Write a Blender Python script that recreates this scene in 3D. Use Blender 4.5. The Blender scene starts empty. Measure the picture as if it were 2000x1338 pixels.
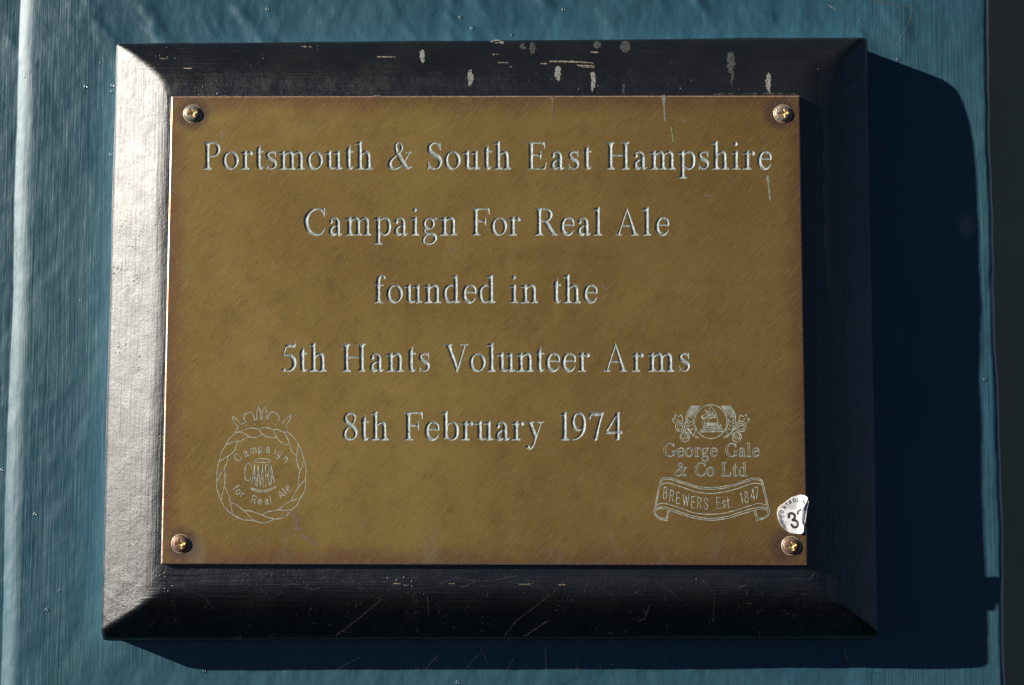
import bpy, math, random
import numpy as np
from mathutils import Vector, Euler
from mathutils.geometry import delaunay_2d_cdt

random.seed(4)
rng = np.random.default_rng(11)
scene = bpy.context.scene
R = math.radians

# ------------------------------------------------------------------ camera
CAM = np.array([0.0209902, -0.7485129, -0.0780033])
CROT = (1.6645377, -0.0012624, 0.0097848)
F = 3024.19                                    # focal length in pixels of a 2000 px wide frame
cam_data = bpy.data.cameras.new('camera')
cam_data.sensor_fit = 'HORIZONTAL'
cam_data.sensor_width = 36.0
cam_data.lens = F / 2000 * 36
cam_data.clip_start = 0.01
cam_data.clip_end = 50
cam_data.dof.use_dof = True
cam_data.dof.focus_distance = 0.757
cam_data.dof.aperture_fstop = 11
cam = bpy.data.objects.new('camera', cam_data)
cam.location = CAM
cam.rotation_euler = CROT
scene.collection.objects.link(cam)
scene.camera = cam

# ------------------------------------------------------------------ light
SUN = Vector((-2.66, -1.0, 1.04)).normalized()  # towards the sun: low, from the upper left, raking the wall
world = bpy.data.worlds.new('World')
scene.world = world
world.use_nodes = True
wn = world.node_tree
sky = wn.nodes.new('ShaderNodeTexSky')
sky.sky_type = 'NISHITA'
sky.sun_disc = False
sky.air_density = 0.14
sky.ozone_density = 0.2
sky.dust_density = 0.1
sky.altitude = 1500
sky.sun_elevation = math.asin(SUN.z)
sky.sun_rotation = math.atan2(SUN.x, SUN.y)
wn.links.new(sky.outputs[0], wn.nodes['Background'].inputs[0])
wn.nodes['Background'].inputs[1].default_value = 0.05
sun_data = bpy.data.lights.new('sun', 'SUN')
sun_data.energy = 5.0
sun_data.angle = R(0.5)
sun_data.color = (1.0, 0.94, 0.84)
sun = bpy.data.objects.new('sun', sun_data)
sun.rotation_euler = (-SUN).to_track_quat('-Z', 'Y').to_euler()
sun.location = SUN * 3
scene.collection.objects.link(sun)
vs = scene.view_settings
vs.view_transform = 'Standard'
vs.look = 'None'
vs.gamma = 1.0
vs.exposure = 0.85
vs.use_curve_mapping = False

# ------------------------------------------------------------------ measuring helpers
RM = np.array(Euler(CROT, 'XYZ').to_matrix())
HW = 0.036            # the wall lies 36 mm behind the face of the plate (plate face: y = 0)
PLATE_T = 0.0026
BASE = PLATE_T        # y of the flat of the backboard


def at(px, py, y=0.0):
    """point of the plane at depth y that is measured at photograph pixel (px, py)"""
    px = np.asarray(px, float)
    py = np.asarray(py, float)
    d = np.stack([(px - 1000) / F, -(py - 669) / F, -np.ones_like(px)], -1) @ RM.T
    t = (y - CAM[1]) / d[..., 1]
    return CAM + d * t[..., None]


# ------------------------------------------------------------------ mesh helpers
def link(o, parent=None):
    scene.collection.objects.link(o)
    if parent is not None:
        o.parent = parent
    return o


def mesh_obj(name, verts, faces, mat, parent=None, smooth=True):
    me = bpy.data.meshes.new(name)
    me.from_pydata([tuple(map(float, v)) for v in verts], [], [tuple(map(int, f)) for f in faces])
    me.materials.append(mat)
    if smooth:
        me.polygons.foreach_set('use_smooth', [True] * len(me.polygons))
    me.update()
    return link(bpy.data.objects.new(name, me), parent)


def grid_faces(nr, nc):
    i = np.arange(nr - 1)[:, None] * nc + np.arange(nc - 1)[None, :]
    return np.stack([i, i + 1, i + nc + 1, i + nc], -1).reshape(-1, 4)


TABLES = {}


def value_noise(x, y, seed):
    if seed not in TABLES:
        TABLES[seed] = np.random.default_rng(seed).random((256, 256))
    T = TABLES[seed]
    xi = np.floor(x).astype(int)
    yi = np.floor(y).astype(int)
    fx = x - xi
    fy = y - yi
    fx = fx * fx * (3 - 2 * fx)
    fy = fy * fy * (3 - 2 * fy)
    g = lambda a, b: T[a % 256, b % 256]
    return (g(xi, yi) * (1 - fx) * (1 - fy) + g(xi + 1, yi) * fx * (1 - fy)
            + g(xi, yi + 1) * (1 - fx) * fy + g(xi + 1, yi + 1) * fx * fy) * 2 - 1


def fbm(x, y, seed, octaves=4, gain=0.5):
    s = 0
    a = 1.0
    for k in range(octaves):
        s = s + a * value_noise(x * 2 ** k + 17.3 * k, y * 2 ** k + 5.1 * k, seed + k)
        a *= gain
    return s


def smin(a, b, k):
    h = np.clip(0.5 + 0.5 * (b - a) / k, 0, 1)
    return b * (1 - h) + a * h - k * h * (1 - h)


# ------------------------------------------------------------------ distance fields for lettering and line art
def catmull(pts, vals=None, n=7, closed=False):
    P = np.array(pts, float)
    V = np.array(vals if vals is not None else [0] * len(P), float)
    A = np.column_stack([P, V])
    m = len(A)
    out = []
    rngk = range(m) if closed else range(m - 1)
    for i in rngk:
        p0 = A[(i - 1) % m] if closed or i > 0 else 2 * A[0] - A[1]
        p1 = A[i]
        p2 = A[(i + 1) % m]
        p3 = A[(i + 2) % m] if closed or i + 2 < m else 2 * A[-1] - A[-2]
        for k in range(n):
            t = k / n
            out.append(0.5 * (2 * p1 + (p2 - p0) * t + (2 * p0 - 5 * p1 + 4 * p2 - p3) * t * t
                              + (3 * p1 - p0 - 3 * p2 + p3) * t ** 3))
    out.append(A[0] if closed else A[-1])
    out = np.array(out)
    return out[:, :2], out[:, 2]


class Field:
    """signed distance on a regular grid; strokes and polygons are united into it"""
    def __init__(self, x0, y0, x1, y1, res):
        self.x0, self.y0, self.res = x0, y0, res
        self.nx = int(math.ceil((x1 - x0) / res)) + 1
        self.ny = int(math.ceil((y1 - y0) / res)) + 1
        self.X, self.Y = np.meshgrid(x0 + res * np.arange(self.nx), y0 + res * np.arange(self.ny))
        self.f = np.full((self.ny, self.nx), 1e3)

    def stroke(self, pts, r):
        """r: radius, one number or one per point"""
        P = np.asarray(pts, float)
        r = np.full(len(P), float(r)) if np.isscalar(r) else np.asarray(r, float)
        for a, b, ra, rb in zip(P[:-1], P[1:], r[:-1], r[1:]):
            m = max(ra, rb) + 3 * self.res
            m = max(m, 3 * max(ra, rb))
            i0 = max(int((min(a[0], b[0]) - m - self.x0) / self.res), 0)
            i1 = min(int((max(a[0], b[0]) + m - self.x0) / self.res) + 2, self.nx)
            j0 = max(int((min(a[1], b[1]) - m - self.y0) / self.res), 0)
            j1 = min(int((max(a[1], b[1]) + m - self.y0) / self.res) + 2, self.ny)
            if i1 <= i0 or j1 <= j0:
                continue
            X = self.X[j0:j1, i0:i1] - a[0]
            Y = self.Y[j0:j1, i0:i1] - a[1]
            d = b - a
            L = d @ d
            t = np.clip((X * d[0] + Y * d[1]) / L, 0, 1) if L > 1e-12 else np.zeros_like(X)
            q = np.hypot(X - t * d[0], Y - t * d[1]) - (ra + (rb - ra) * t)
            w = self.f[j0:j1, i0:i1]
            np.minimum(w, q, out=w)

    def poly(self, pts):
        P = np.asarray(pts, float)
        Q = np.roll(P, -1, 0)
        d2 = np.full(self.f.shape, 1e9)
        inside = np.zeros(self.f.shape, bool)
        for a, b in zip(P, Q):
            d = b - a
            X = self.X - a[0]
            Y = self.Y - a[1]
            t = np.clip((X * d[0] + Y * d[1]) / max(d @ d, 1e-12), 0, 1)
            d2 = np.minimum(d2, (X - t * d[0]) ** 2 + (Y - t * d[1]) ** 2)
            c = ((a[1] <= self.Y) != (b[1] <= self.Y))
            if b[1] != a[1]:
                xc = a[0] + (self.Y - a[1]) * d[0] / d[1]
                inside ^= c & (self.X < xc)
        q = np.sqrt(d2) * np.where(inside, -1, 1)
        self.f = np.minimum(self.f, q)

    def sample(self, x, y):
        u = np.clip((np.asarray(x) - self.x0) / self.res, 0, self.nx - 1.001)
        v = np.clip((np.asarray(y) - self.y0) / self.res, 0, self.ny - 1.001)
        i = u.astype(int)
        j = v.astype(int)
        a = u - i
        b = v - j
        f = self.f
        return (f[j, i] * (1 - a) * (1 - b) + f[j, i + 1] * a * (1 - b) + f[j + 1, i] * (1 - a) * b + f[j + 1, i + 1] * a * b)

    def loops(self, tol):
        f = self.f
        ins = f < 0
        c = ins[:-1, :-1] * 1 + ins[:-1, 1:] * 2 + ins[1:, 1:] * 4 + ins[1:, :-1] * 8
        jj, ii = np.nonzero((c > 0) & (c < 15))
        table = {1: [(3, 0)], 2: [(0, 1)], 3: [(3, 1)], 4: [(1, 2)], 5: [(3, 0), (1, 2)], 6: [(0, 2)], 7: [(3, 2)],
                 8: [(2, 3)], 9: [(2, 0)], 10: [(0, 1), (2, 3)], 11: [(2, 1)], 12: [(1, 3)], 13: [(1, 0)], 14: [(0, 3)]}
        nxt = {}
        for j, i in zip(jj.tolist(), ii.tolist()):
            key = ((0, j, i), (1, j, i + 1), (0, j + 1, i), (1, j, i))
            for a, b in table[int(c[j, i])]:
                nxt[key[a]] = key[b]

        def pos(k):
            o, j, i = k
            a = f[j, i]
            b = f[j, i + 1] if o == 0 else f[j + 1, i]
            t = min(max(a / (a - b), 0.03), 0.97)
            x = self.x0 + self.res * (i + (t if o == 0 else 0))
            y = self.y0 + self.res * (j + (t if o == 1 else 0))
            return (x, y)
        out = []
        while nxt:
            k0, k = nxt.popitem()
            loop = [pos(k0)]
            while k != k0 and k in nxt:
                loop.append(pos(k))
                k = nxt.pop(k)
            if len(loop) >= 5:
                L = simplify(np.array(loop), tol)
                if len(L) >= 3:
                    out.append(L)
        return out


def simplify(P, tol):
    n = len(P)
    far = int(np.argmax(((P - P[0]) ** 2).sum(1)))
    if far == 0:
        return P
    Q = np.vstack([P, P[:1]])
    keep = np.zeros(n + 1, bool)
    keep[[0, far, n]] = True
    st = [(0, far), (far, n)]
    while st:
        a, b = st.pop()
        if b - a < 2:
            continue
        d = Q[b] - Q[a]
        L = math.hypot(*d)
        w = Q[a + 1:b] - Q[a]
        dist = np.abs(w[:, 0] * d[1] - w[:, 1] * d[0]) / L if L > 1e-9 else np.hypot(w[:, 0], w[:, 1])
        k = int(np.argmax(dist))
        if dist[k] > tol:
            m = a + 1 + k
            keep[m] = True
            st += [(a, m), (m, b)]
    return Q[:-1][keep[:-1]]


def fill(loops, extra=None):
    """triangles inside closed loops (holes by parity); extra: interior points"""
    co, ed = [], []
    for L in loops:
        s = len(co)
        n = len(L)
        co += [Vector((float(p[0]), float(p[1]))) for p in L]
        ed += [(s + k, s + (k + 1) % n) for k in range(n)]
    if extra is not None:
        co += [Vector((float(p[0]), float(p[1]))) for p in extra]
    v, e, f, _, oe, _ = delaunay_2d_cdt(co, ed, [], 0, 1e-7)
    wall = {(min(a, b), max(a, b)) for (a, b), src in zip(e, oe) if src}
    side = {}
    for t, tri in enumerate(f):
        for k in range(3):
            a, b = tri[k], tri[(k + 1) % 3]
            side.setdefault((min(a, b), max(a, b)), []).append(t)
    par = [-1] * len(f)
    st = []
    for k, ts in side.items():
        if len(ts) == 1 and par[ts[0]] < 0:
            par[ts[0]] = 1 if k in wall else 0
            st.append(ts[0])
    while st:
        t = st.pop()
        tri = f[t]
        for k in range(3):
            a, b = tri[k], tri[(k + 1) % 3]
            key = (min(a, b), max(a, b))
            for u in side[key]:
                if par[u] < 0:
                    par[u] = par[t] ^ (key in wall)
                    st.append(u)
    return np.array([(p.x, p.y) for p in v]), [tuple(t) for t, q in zip(f, par) if q == 1]


# ------------------------------------------------------------------ materials
def material(name):
    m = bpy.data.materials.new(name)
    m.use_nodes = True
    nt = m.node_tree
    return m, nt, nt.nodes['Principled BSDF']


def N(nt, kind, **kw):
    n = nt.nodes.new('ShaderNode' + kind)
    for k, v in kw.items():
        if hasattr(n, k):
            setattr(n, k, v)
        else:
            n.inputs[k.replace('_', ' ')].default_value = v
    return n


def math_n(nt, op, a, b=None, c=None, clamp=False):
    n = nt.nodes.new('ShaderNodeMath')
    n.operation = op
    n.use_clamp = clamp
    for i, v in enumerate((a, b, c)):
        if v is None:
            continue
        if isinstance(v, (int, float)):
            n.inputs[i].default_value = v
        else:
            nt.links.new(v, n.inputs[i])
    return n.outputs[0]


def mix_c(nt, fac, a, b):
    n = nt.nodes.new('ShaderNodeMix')
    n.data_type = 'RGBA'
    for i, v in ((0, fac), (6, a), (7, b)):
        if isinstance(v, (int, float)):
            n.inputs[i].default_value = v
        elif isinstance(v, tuple):
            n.inputs[i].default_value = (*v, 1)
        else:
            nt.links.new(v, n.inputs[i])
    return n.outputs[2]


def ramp(nt, fac, lo, hi):
    n = nt.nodes.new('ShaderNodeMapRange')
    n.interpolation_type = 'SMOOTHSTEP'
    nt.links.new(fac, n.inputs[0])
    n.inputs[1].default_value = lo
    n.inputs[2].default_value = hi
    return n.outputs[0]


def coords(nt, scale=(1, 1, 1), loc=(0, 0, 0)):
    tc = nt.nodes.new('ShaderNodeTexCoord')
    mp = nt.nodes.new('ShaderNodeMapping')
    mp.inputs['Scale'].default_value = scale
    mp.inputs['Location'].default_value = loc
    nt.links.new(tc.outputs['Object'], mp.inputs[0])
    return mp.outputs[0]


def noise(nt, vec, scale, detail=4, rough=0.55, dist=0.0):
    n = nt.nodes.new('ShaderNodeTexNoise')
    nt.links.new(vec, n.inputs['Vector'])
    n.inputs['Scale'].default_value = scale
    n.inputs['Detail'].default_value = detail
    n.inputs['Roughness'].default_value = rough
    n.inputs['Distortion'].default_value = dist
    return n.outputs[0]


def bump(nt, h, dist, strength=1.0, normal=None):
    b = nt.nodes.new('ShaderNodeBump')
    b.inputs['Strength'].default_value = strength
    b.inputs['Distance'].default_value = dist
    nt.links.new(h, b.inputs['Height'])
    if normal is not None:
        nt.links.new(normal, b.inputs['Normal'])
    return b.outputs[0]


def sep(nt, vec):
    s = nt.nodes.new('ShaderNodeSeparateXYZ')
    nt.links.new(vec, s.inputs[0])
    return s.outputs


def paint_film(nt, p, ior, rough):
    out = nt.nodes['Material Output']
    dif = nt.nodes.new('ShaderNodeBsdfDiffuse')
    glo = nt.nodes.new('ShaderNodeBsdfAnisotropic')
    glo.distribution = 'BECKMANN'
    fr = nt.nodes.new('ShaderNodeFresnel')
    fr.inputs['IOR'].default_value = ior
    mx = nt.nodes.new('ShaderNodeMixShader')
    nt.links.new(p.inputs['Base Color'].links[0].from_socket, dif.inputs['Color'])
    for sh in (dif, glo, fr):
        nt.links.new(p.inputs['Normal'].links[0].from_socket, sh.inputs['Normal'])
    glo.inputs['Color'].default_value = (1, 1, 1, 1)
    if isinstance(rough, float):
        glo.inputs['Roughness'].default_value = rough
    else:
        nt.links.new(rough, glo.inputs['Roughness'])
    nt.links.new(fr.outputs[0], mx.inputs[0])
    nt.links.new(dif.outputs[0], mx.inputs[1])
    nt.links.new(glo.outputs[0], mx.inputs[2])
    nt.links.new(mx.outputs[0], out.inputs['Surface'])
    nt.nodes.remove(p)


def make_wall_material():
    m, nt, p = material('teal_gloss_paint')
    o = coords(nt)
    x, y, z = sep(nt, o)
    warp = noise(nt, o, 14, 3)
    # brush strokes run upright on the face and level above the board
    vert = noise(nt, coords(nt, (900, 60, 22)), 1.0, 3, 0.6, 0.6)
    vert2 = noise(nt, coords(nt, (230, 60, 12)), 1.0, 2, 0.5, 0.8)
    hori = noise(nt, coords(nt, (22, 60, 900)), 1.0, 3, 0.6, 0.6)
    top = ramp(nt, math_n(nt, 'ADD', z, math_n(nt, 'MULTIPLY', warp, 0.03)), 0.150, 0.165)
    low = ramp(nt, math_n(nt, 'ADD', z, math_n(nt, 'MULTIPLY', warp, 0.03)), -0.147, -0.158)
    inner = ramp(nt, x, -0.215, -0.19)
    lvl = math_n(nt, 'MULTIPLY', math_n(nt, 'MAXIMUM', top, low), inner)
    inner2 = ramp(nt, x, 0.195, 0.175)
    lvl = math_n(nt, 'MULTIPLY', lvl, inner2)
    mixn = nt.nodes.new('ShaderNodeMix')
    nt.links.new(lvl, mixn.inputs[0])
    nt.links.new(math_n(nt, 'ADD', math_n(nt, 'MULTIPLY', vert, 0.95), math_n(nt, 'MULTIPLY', vert2, 0.65)), mixn.inputs[2])
    nt.links.new(math_n(nt, 'MULTIPLY', hori, 0.45), mixn.inputs[3])
    brush = mixn.outputs[0]
    # little burst bubbles in the paint film
    vo = nt.nodes.new('ShaderNodeTexVoronoi')
    vo.inputs['Scale'].default_value = 150
    nt.links.new(o, vo.inputs['Vector'])
    cr = sep(nt, vo.outputs['Color'])
    rare = math_n(nt, 'MULTIPLY', math_n(nt, 'GREATER_THAN', cr[0], 0.86), ramp(nt, noise(nt, o, 22, 2), 0.42, 0.55))
    d = vo.outputs['Distance']
    ringn = math_n(nt, 'SUBTRACT', ramp(nt, d, 0.20, 0.10), math_n(nt, 'MULTIPLY', ramp(nt, d, 0.10, 0.04), 1.6))
    pits = math_n(nt, 'MULTIPLY', ringn, rare)
    n1 = bump(nt, brush, 0.00024)
    lump = noise(nt, coords(nt, (1, 1, 0.6)), 85, 3, 0.5)
    n1 = bump(nt, lump, 0.00075, 1.0, n1)
    n1 = bump(nt, pits, 0.00034, 1.0, n1)
    grain = noise(nt, o, 2600, 2, 0.6)
    n1 = bump(nt, grain, 0.00002, 1.0, n1)
    nt.links.new(n1, p.inputs['Normal'])
    c = mix_c(nt, ramp(nt, noise(nt, o, 9, 4), 0.35, 0.7), (0.025, 0.079, 0.115), (0.034, 0.092, 0.120))
    c = mix_c(nt, math_n(nt, 'MULTIPLY', ramp(nt, noise(nt, coords(nt, (500, 60, 20)), 1.0, 3), 0.45, 0.75), 0.25), c, (0.056, 0.110, 0.133))
    # pale grey round the corner stands in for bounced light on the edge
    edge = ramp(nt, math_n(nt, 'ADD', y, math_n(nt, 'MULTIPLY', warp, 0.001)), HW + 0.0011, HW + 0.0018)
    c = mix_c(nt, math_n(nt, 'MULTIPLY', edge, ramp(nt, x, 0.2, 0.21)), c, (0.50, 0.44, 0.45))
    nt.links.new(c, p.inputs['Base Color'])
    paint_film(nt, p, 1.40, 0.52)
    return m


def make_board_material():
    m, nt, p = material('black_satin_paint')
    o = coords(nt)
    at_ = nt.nodes.new('ShaderNodeAttribute')
    at_.attribute_name = 'upright'
    up = at_.outputs['Fac']
    hz = noise(nt, coords(nt, (25, 60, 800)), 1.0, 4, 0.6, 0.3)
    vt = noise(nt, coords(nt, (700, 60, 25)), 1.0, 4, 0.6, 0.3)
    mx = nt.nodes.new('ShaderNodeMix')
    nt.links.new(up, mx.inputs[0])
    nt.links.new(hz, mx.inputs[2])
    nt.links.new(vt, mx.inputs[3])
    n1 = bump(nt, mx.outputs[0], 0.00028)
    n1 = bump(nt, noise(nt, o, 420, 3, 0.6), 0.00013, 1.0, n1)
    n1 = bump(nt, noise(nt, o, 1300, 3, 0.7), 0.00011, 1.0, n1)
    vo = nt.nodes.new('ShaderNodeTexVoronoi')
    vo.inputs['Scale'].default_value = 520
    nt.links.new(o, vo.inputs['Vector'])
    pit = math_n(nt, 'MULTIPLY', ramp(nt, vo.outputs['Distance'], 0.35, 0.15),
                 math_n(nt, 'MULTIPLY', math_n(nt, 'GREATER_THAN', sep(nt, vo.outputs['Color'])[0], 0.7), ramp(nt, noise(nt, o, 45, 2), 0.55, 0.68)))
    n1 = bump(nt, pit, -0.00016, 1.0, n1)
    nt.links.new(n1, p.inputs['Normal'])
    dust = ramp(nt, noise(nt, coords(nt, (60, 60, 420)), 1.0, 5, 0.7), 0.56, 0.8)
    c = mix_c(nt, ramp(nt, noise(nt, o, 30, 4), 0.3, 0.7), (0.0085, 0.0100, 0.0125), (0.0135, 0.0145, 0.0155))
    c = mix_c(nt, math_n(nt, 'MULTIPLY', dust, 0.30), c, (0.045, 0.046, 0.044))
    nt.links.new(c, p.inputs['Base Color'])
    rr = math_n(nt, 'ADD', math_n(nt, 'MULTIPLY', noise(nt, o, 140, 6, 0.75), 0.26), 0.36)
    paint_film(nt, p, 1.68, rr)
    return m


PLATE = {}


def make_brass_material(name='weathered_brass'):
    m, nt, p = material(name)
    o = coords(nt)
    x, y, z = sep(nt, o)
    ax = math_n(nt, 'ABSOLUTE', x)
    az = math_n(nt, 'ABSOLUTE', z)
    ex = math_n(nt, 'SUBTRACT', 0.155, ax)
    ez = math_n(nt, 'SUBTRACT', 0.1146, az)
    edge = math_n(nt, 'MINIMUM', ex, ez)
    warp = noise(nt, o, 40, 4, 0.6)
    edge = math_n(nt, 'ADD', edge, math_n(nt, 'MULTIPLY', math_n(nt, 'SUBTRACT', warp, 0.5), 0.016))
    c = mix_c(nt, ramp(nt, noise(nt, o, 11, 5, 0.6), 0.32, 0.68), (0.212, 0.130, 0.034), (0.292, 0.196, 0.056))
    c = mix_c(nt, math_n(nt, 'MULTIPLY', ramp(nt, noise(nt, o, 75, 5, 0.7), 0.46, 0.76), 0.5), c, (0.135, 0.082, 0.026))
    c = mix_c(nt, math_n(nt, 'MULTIPLY', ramp(nt, noise(nt, o, 120, 3, 0.6), 0.62, 0.8), 0.4), c, (0.27, 0.205, 0.105))
    c = mix_c(nt, math_n(nt, 'MULTIPLY', ramp(nt, math_n(nt, 'ADD', x, math_n(nt, 'MULTIPLY', noise(nt, o, 6, 3), 0.25)), 0.08, 0.34), 0.5), c, (0.172, 0.096, 0.031))
    # browner, redder oxide along the rim
    c = mix_c(nt, math_n(nt, 'MULTIPLY', ramp(nt, edge, 0.012, 0.0), 0.85), c, (0.150, 0.070, 0.034))
    sx = math_n(nt, 'SUBTRACT', 0.1445, ax)
    sz = math_n(nt, 'SUBTRACT', 0.1055, az)
    ds = math_n(nt, 'SQRT', math_n(nt, 'ADD', math_n(nt, 'MULTIPLY', sx, sx), math_n(nt, 'MULTIPLY', sz, sz)))
    ds = math_n(nt, 'ADD', ds, math_n(nt, 'MULTIPLY', math_n(nt, 'SUBTRACT', warp, 0.5), 0.006))
    c = mix_c(nt, math_n(nt, 'MULTIPLY', ramp(nt, ds, 0.0100, 0.0050), 0.85), c, (0.085, 0.045, 0.038))
    # pale lime bloom near the lower edge
    bl = math_n(nt, 'MULTIPLY', ramp(nt, z, -0.085, -0.112), ramp(nt, noise(nt, coords(nt, (1, 1, 0.5)), 60, 4, 0.6), 0.5, 0.7))
    c = mix_c(nt, math_n(nt, 'MULTIPLY', bl, 0.35), c, (0.26, 0.225, 0.165))
    # speckle of the etched grain
    dr = nt.nodes.new('ShaderNodeMapping')
    dr.inputs['Rotation'].default_value = (0, -0.75, 0)
    nt.links.new(nt.nodes['Texture Coordinate'].outputs['Object'], dr.inputs[0])
    dm = nt.nodes.new('ShaderNodeMapping')
    dm.inputs['Scale'].default_value = (900, 60, 110)
    nt.links.new(dr.outputs[0], dm.inputs[0])
    dg = noise(nt, dm.outputs[0], 1.0, 5, 0.75, 0.5)
    c = mix_c(nt, math_n(nt, 'MULTIPLY', ramp(nt, dg, 0.50, 0.68), 0.36), c, (0.33, 0.245, 0.100))
    c = mix_c(nt, math_n(nt, 'MULTIPLY', ramp(nt, dg, 0.48, 0.32), 0.32), c, (0.105, 0.062, 0.020))
    g = noise(nt, o, 1900, 3, 0.75)
    c = mix_c(nt, math_n(nt, 'MULTIPLY', ramp(nt, g, 0.54, 0.72), 0.75), c, (0.47, 0.34, 0.14))
    c = mix_c(nt, math_n(nt, 'MULTIPLY', ramp(nt, g, 0.47, 0.30), 0.70), c, (0.065, 0.040, 0.012))
    g2 = noise(nt, o, 330, 4, 0.7)
    c = mix_c(nt, math_n(nt, 'MULTIPLY', ramp(nt, g2, 0.60, 0.72), 0.5), c, (0.085, 0.048, 0.015))
    nt.links.new(c, p.inputs['Base Color'])
    # scratches: long fine upright and slanting lines
    sc1 = noise(nt, coords(nt, (1500, 60, 9)), 1.0, 1, 0.5, 0.2)
    mp = nt.nodes.new('ShaderNodeMapping')
    mp.inputs['Rotation'].default_value = (0, 0.7, 0)
    mp.inputs['Scale'].default_value = (1300, 60, 14)
    tc = nt.nodes.new('ShaderNodeTexCoord')
    nt.links.new(tc.outputs['Object'], mp.inputs[0])
    sc2 = noise(nt, mp.outputs[0], 1.0, 1, 0.5, 0.2)
    h = math_n(nt, 'ADD', math_n(nt, 'MULTIPLY', ramp(nt, sc1, 0.74, 0.84), -1.0), math_n(nt, 'MULTIPLY', ramp(nt, sc2, 0.74, 0.84), -1.0))
    n1 = bump(nt, h, 0.000012)
    n1 = bump(nt, noise(nt, o, 1700, 3, 0.7), 0.00009, 1.0, n1)
    n1 = bump(nt, noise(nt, o, 160, 3, 0.6), 0.00006, 1.0, n1)
    nt.links.new(n1, p.inputs['Normal'])
    p.inputs['Metallic'].default_value = 0.6
    rr = math_n(nt, 'ADD', math_n(nt, 'MULTIPLY', noise(nt, o, 50, 4), 0.12), 0.50)
    nt.links.new(rr, p.inputs['Roughness'])
    return m


def make_fill_material():
    m, nt, p = material('verdigris_letter_filler')
    o = coords(nt)
    a = ramp(nt, noise(nt, o, 520, 5, 0.75), 0.36, 0.64)
    c = mix_c(nt, a, (0.185, 0.21, 0.20), (0.41, 0.46, 0.43))
    b = ramp(nt, noise(nt, coords(nt, (1, 1, 0.6), (3, 1, 2)), 480, 4, 0.7), 0.60, 0.66)
    c = mix_c(nt, math_n(nt, 'MULTIPLY', b, 0.85), c, (0.05, 0.055, 0.045))
    nt.links.new(c, p.inputs['Base Color'])
    n1 = bump(nt, noise(nt, o, 1100, 3, 0.7), 0.00022)
    nt.links.new(n1, p.inputs['Normal'])
    p.inputs['Roughness'].default_value = 0.6
    return m


def simple(name, col, rough=0.6, metal=0.0, var=0.25, scale=900, bmp=0.00004):
    m, nt, p = material(name)
    o = coords(nt)
    dark = tuple(v * (1 - var) for v in col)
    lite = tuple(min(v * (1 + var), 1) for v in col)
    c = mix_c(nt, ramp(nt, noise(nt, o, scale, 4, 0.65), 0.35, 0.65), dark, lite)
    nt.links.new(c, p.inputs['Base Color'])
    p.inputs['Roughness'].default_value = rough
    p.inputs['Metallic'].default_value = metal
    if bmp:
        nt.links.new(bump(nt, noise(nt, o, scale * 1.7, 3, 0.6), bmp), p.inputs['Normal'])
    return m


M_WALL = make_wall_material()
M_BOARD = make_board_material()
M_BRASS = make_brass_material()
M_FILL = make_fill_material()
M_RECESS = simple('dark_grey_shadowed_paint', (0.40, 0.38, 0.24), 0.85, 0, 0.05, 12, 0.0002)

# ------------------------------------------------------------------ the wall and the dark recess beside it
XL = float(at(46, 300, HW)[0])      # left arris
XR = float(at(1920, 200, HW)[0])    # right arris


def wall_relief(X, Y, Z):
    """lumps of old paint under the gloss"""
    big = 0.00045 * fbm(X * 9 + 3, Z * 7, 21, 3)
    lum = 0.00022 * fbm(X * 85, Z * 52 + Y * 60, 31, 3, 0.55)
    upper = np.clip((Z - 0.125) / 0.03, 0, 1) * np.clip((XR - X) / 0.05, 0, 1)
    k = fbm(X * 75 + Z * 50, Z * 60, 47, 3)
    lum = lum + upper * 0.00060 * np.maximum(k - 0.30, 0) + upper * 0.00016 * k
    return big + lum


def build_wall():
    RA = 0.0045
    xs = np.concatenate([np.linspace(-0.36, XL - 0.012, 60)[:-1], np.linspace(XL - 0.012, XL + 0.012, 44)[:-1],
                         np.linspace(XL + 0.012, XR, 400)])
    zs = np.linspace(-0.29, 0.27, 480)
    RL = 0.0130
    base = np.zeros_like(xs)
    d = XL + 0.0058 - xs
    th = np.clip(d / RL, 0, math.sin(R(57)))
    base = np.where(d > 0, RL * (1 - np.sqrt(1 - th ** 2)), 0)
    n_arc, n_ret = 10, 14
    ang = np.linspace(0, math.pi / 2, n_arc + 1)[1:]
    cx = np.concatenate([xs, XR + RA * np.sin(ang), np.full(n_ret, XR + RA)])
    cy = np.concatenate([HW + base, HW + RA * (1 - np.cos(ang)), HW + RA + np.linspace(0, 0.16, n_ret + 1)[1:]])
    nx = np.concatenate([np.zeros_like(xs), np.sin(ang), np.ones(n_ret)])
    ny = np.concatenate([-np.ones_like(xs), -np.cos(ang), np.zeros(n_ret)])
    X, Z = np.meshgrid(cx, zs)
    Y = np.broadcast_to(cy, X.shape).copy()
    D = wall_relief(X, Y, Z)
    # the arrises wander a little
    wob = 0.0007 * fbm(Z * 22, Z * 0 + 2, 51, 3)
    near = np.clip(1 - (XR - X) / 0.03, 0, 1)
    lw = np.clip(1 - np.abs(X - XL) / 0.03, 0, 1) * 0.0009 * fbm(Z * 14, Z * 0 + 7, 57, 3)
    V = np.stack([X + nx * D + near * wob + lw, Y + ny * D, Z], -1).reshape(-1, 3)
    F_ = grid_faces(*X.shape)
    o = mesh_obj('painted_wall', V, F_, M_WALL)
    o['kind'] = 'structure'
    o['label'] = 'teal gloss painted wall with brush marks behind the plaque'
    return o


build_wall()


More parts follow.
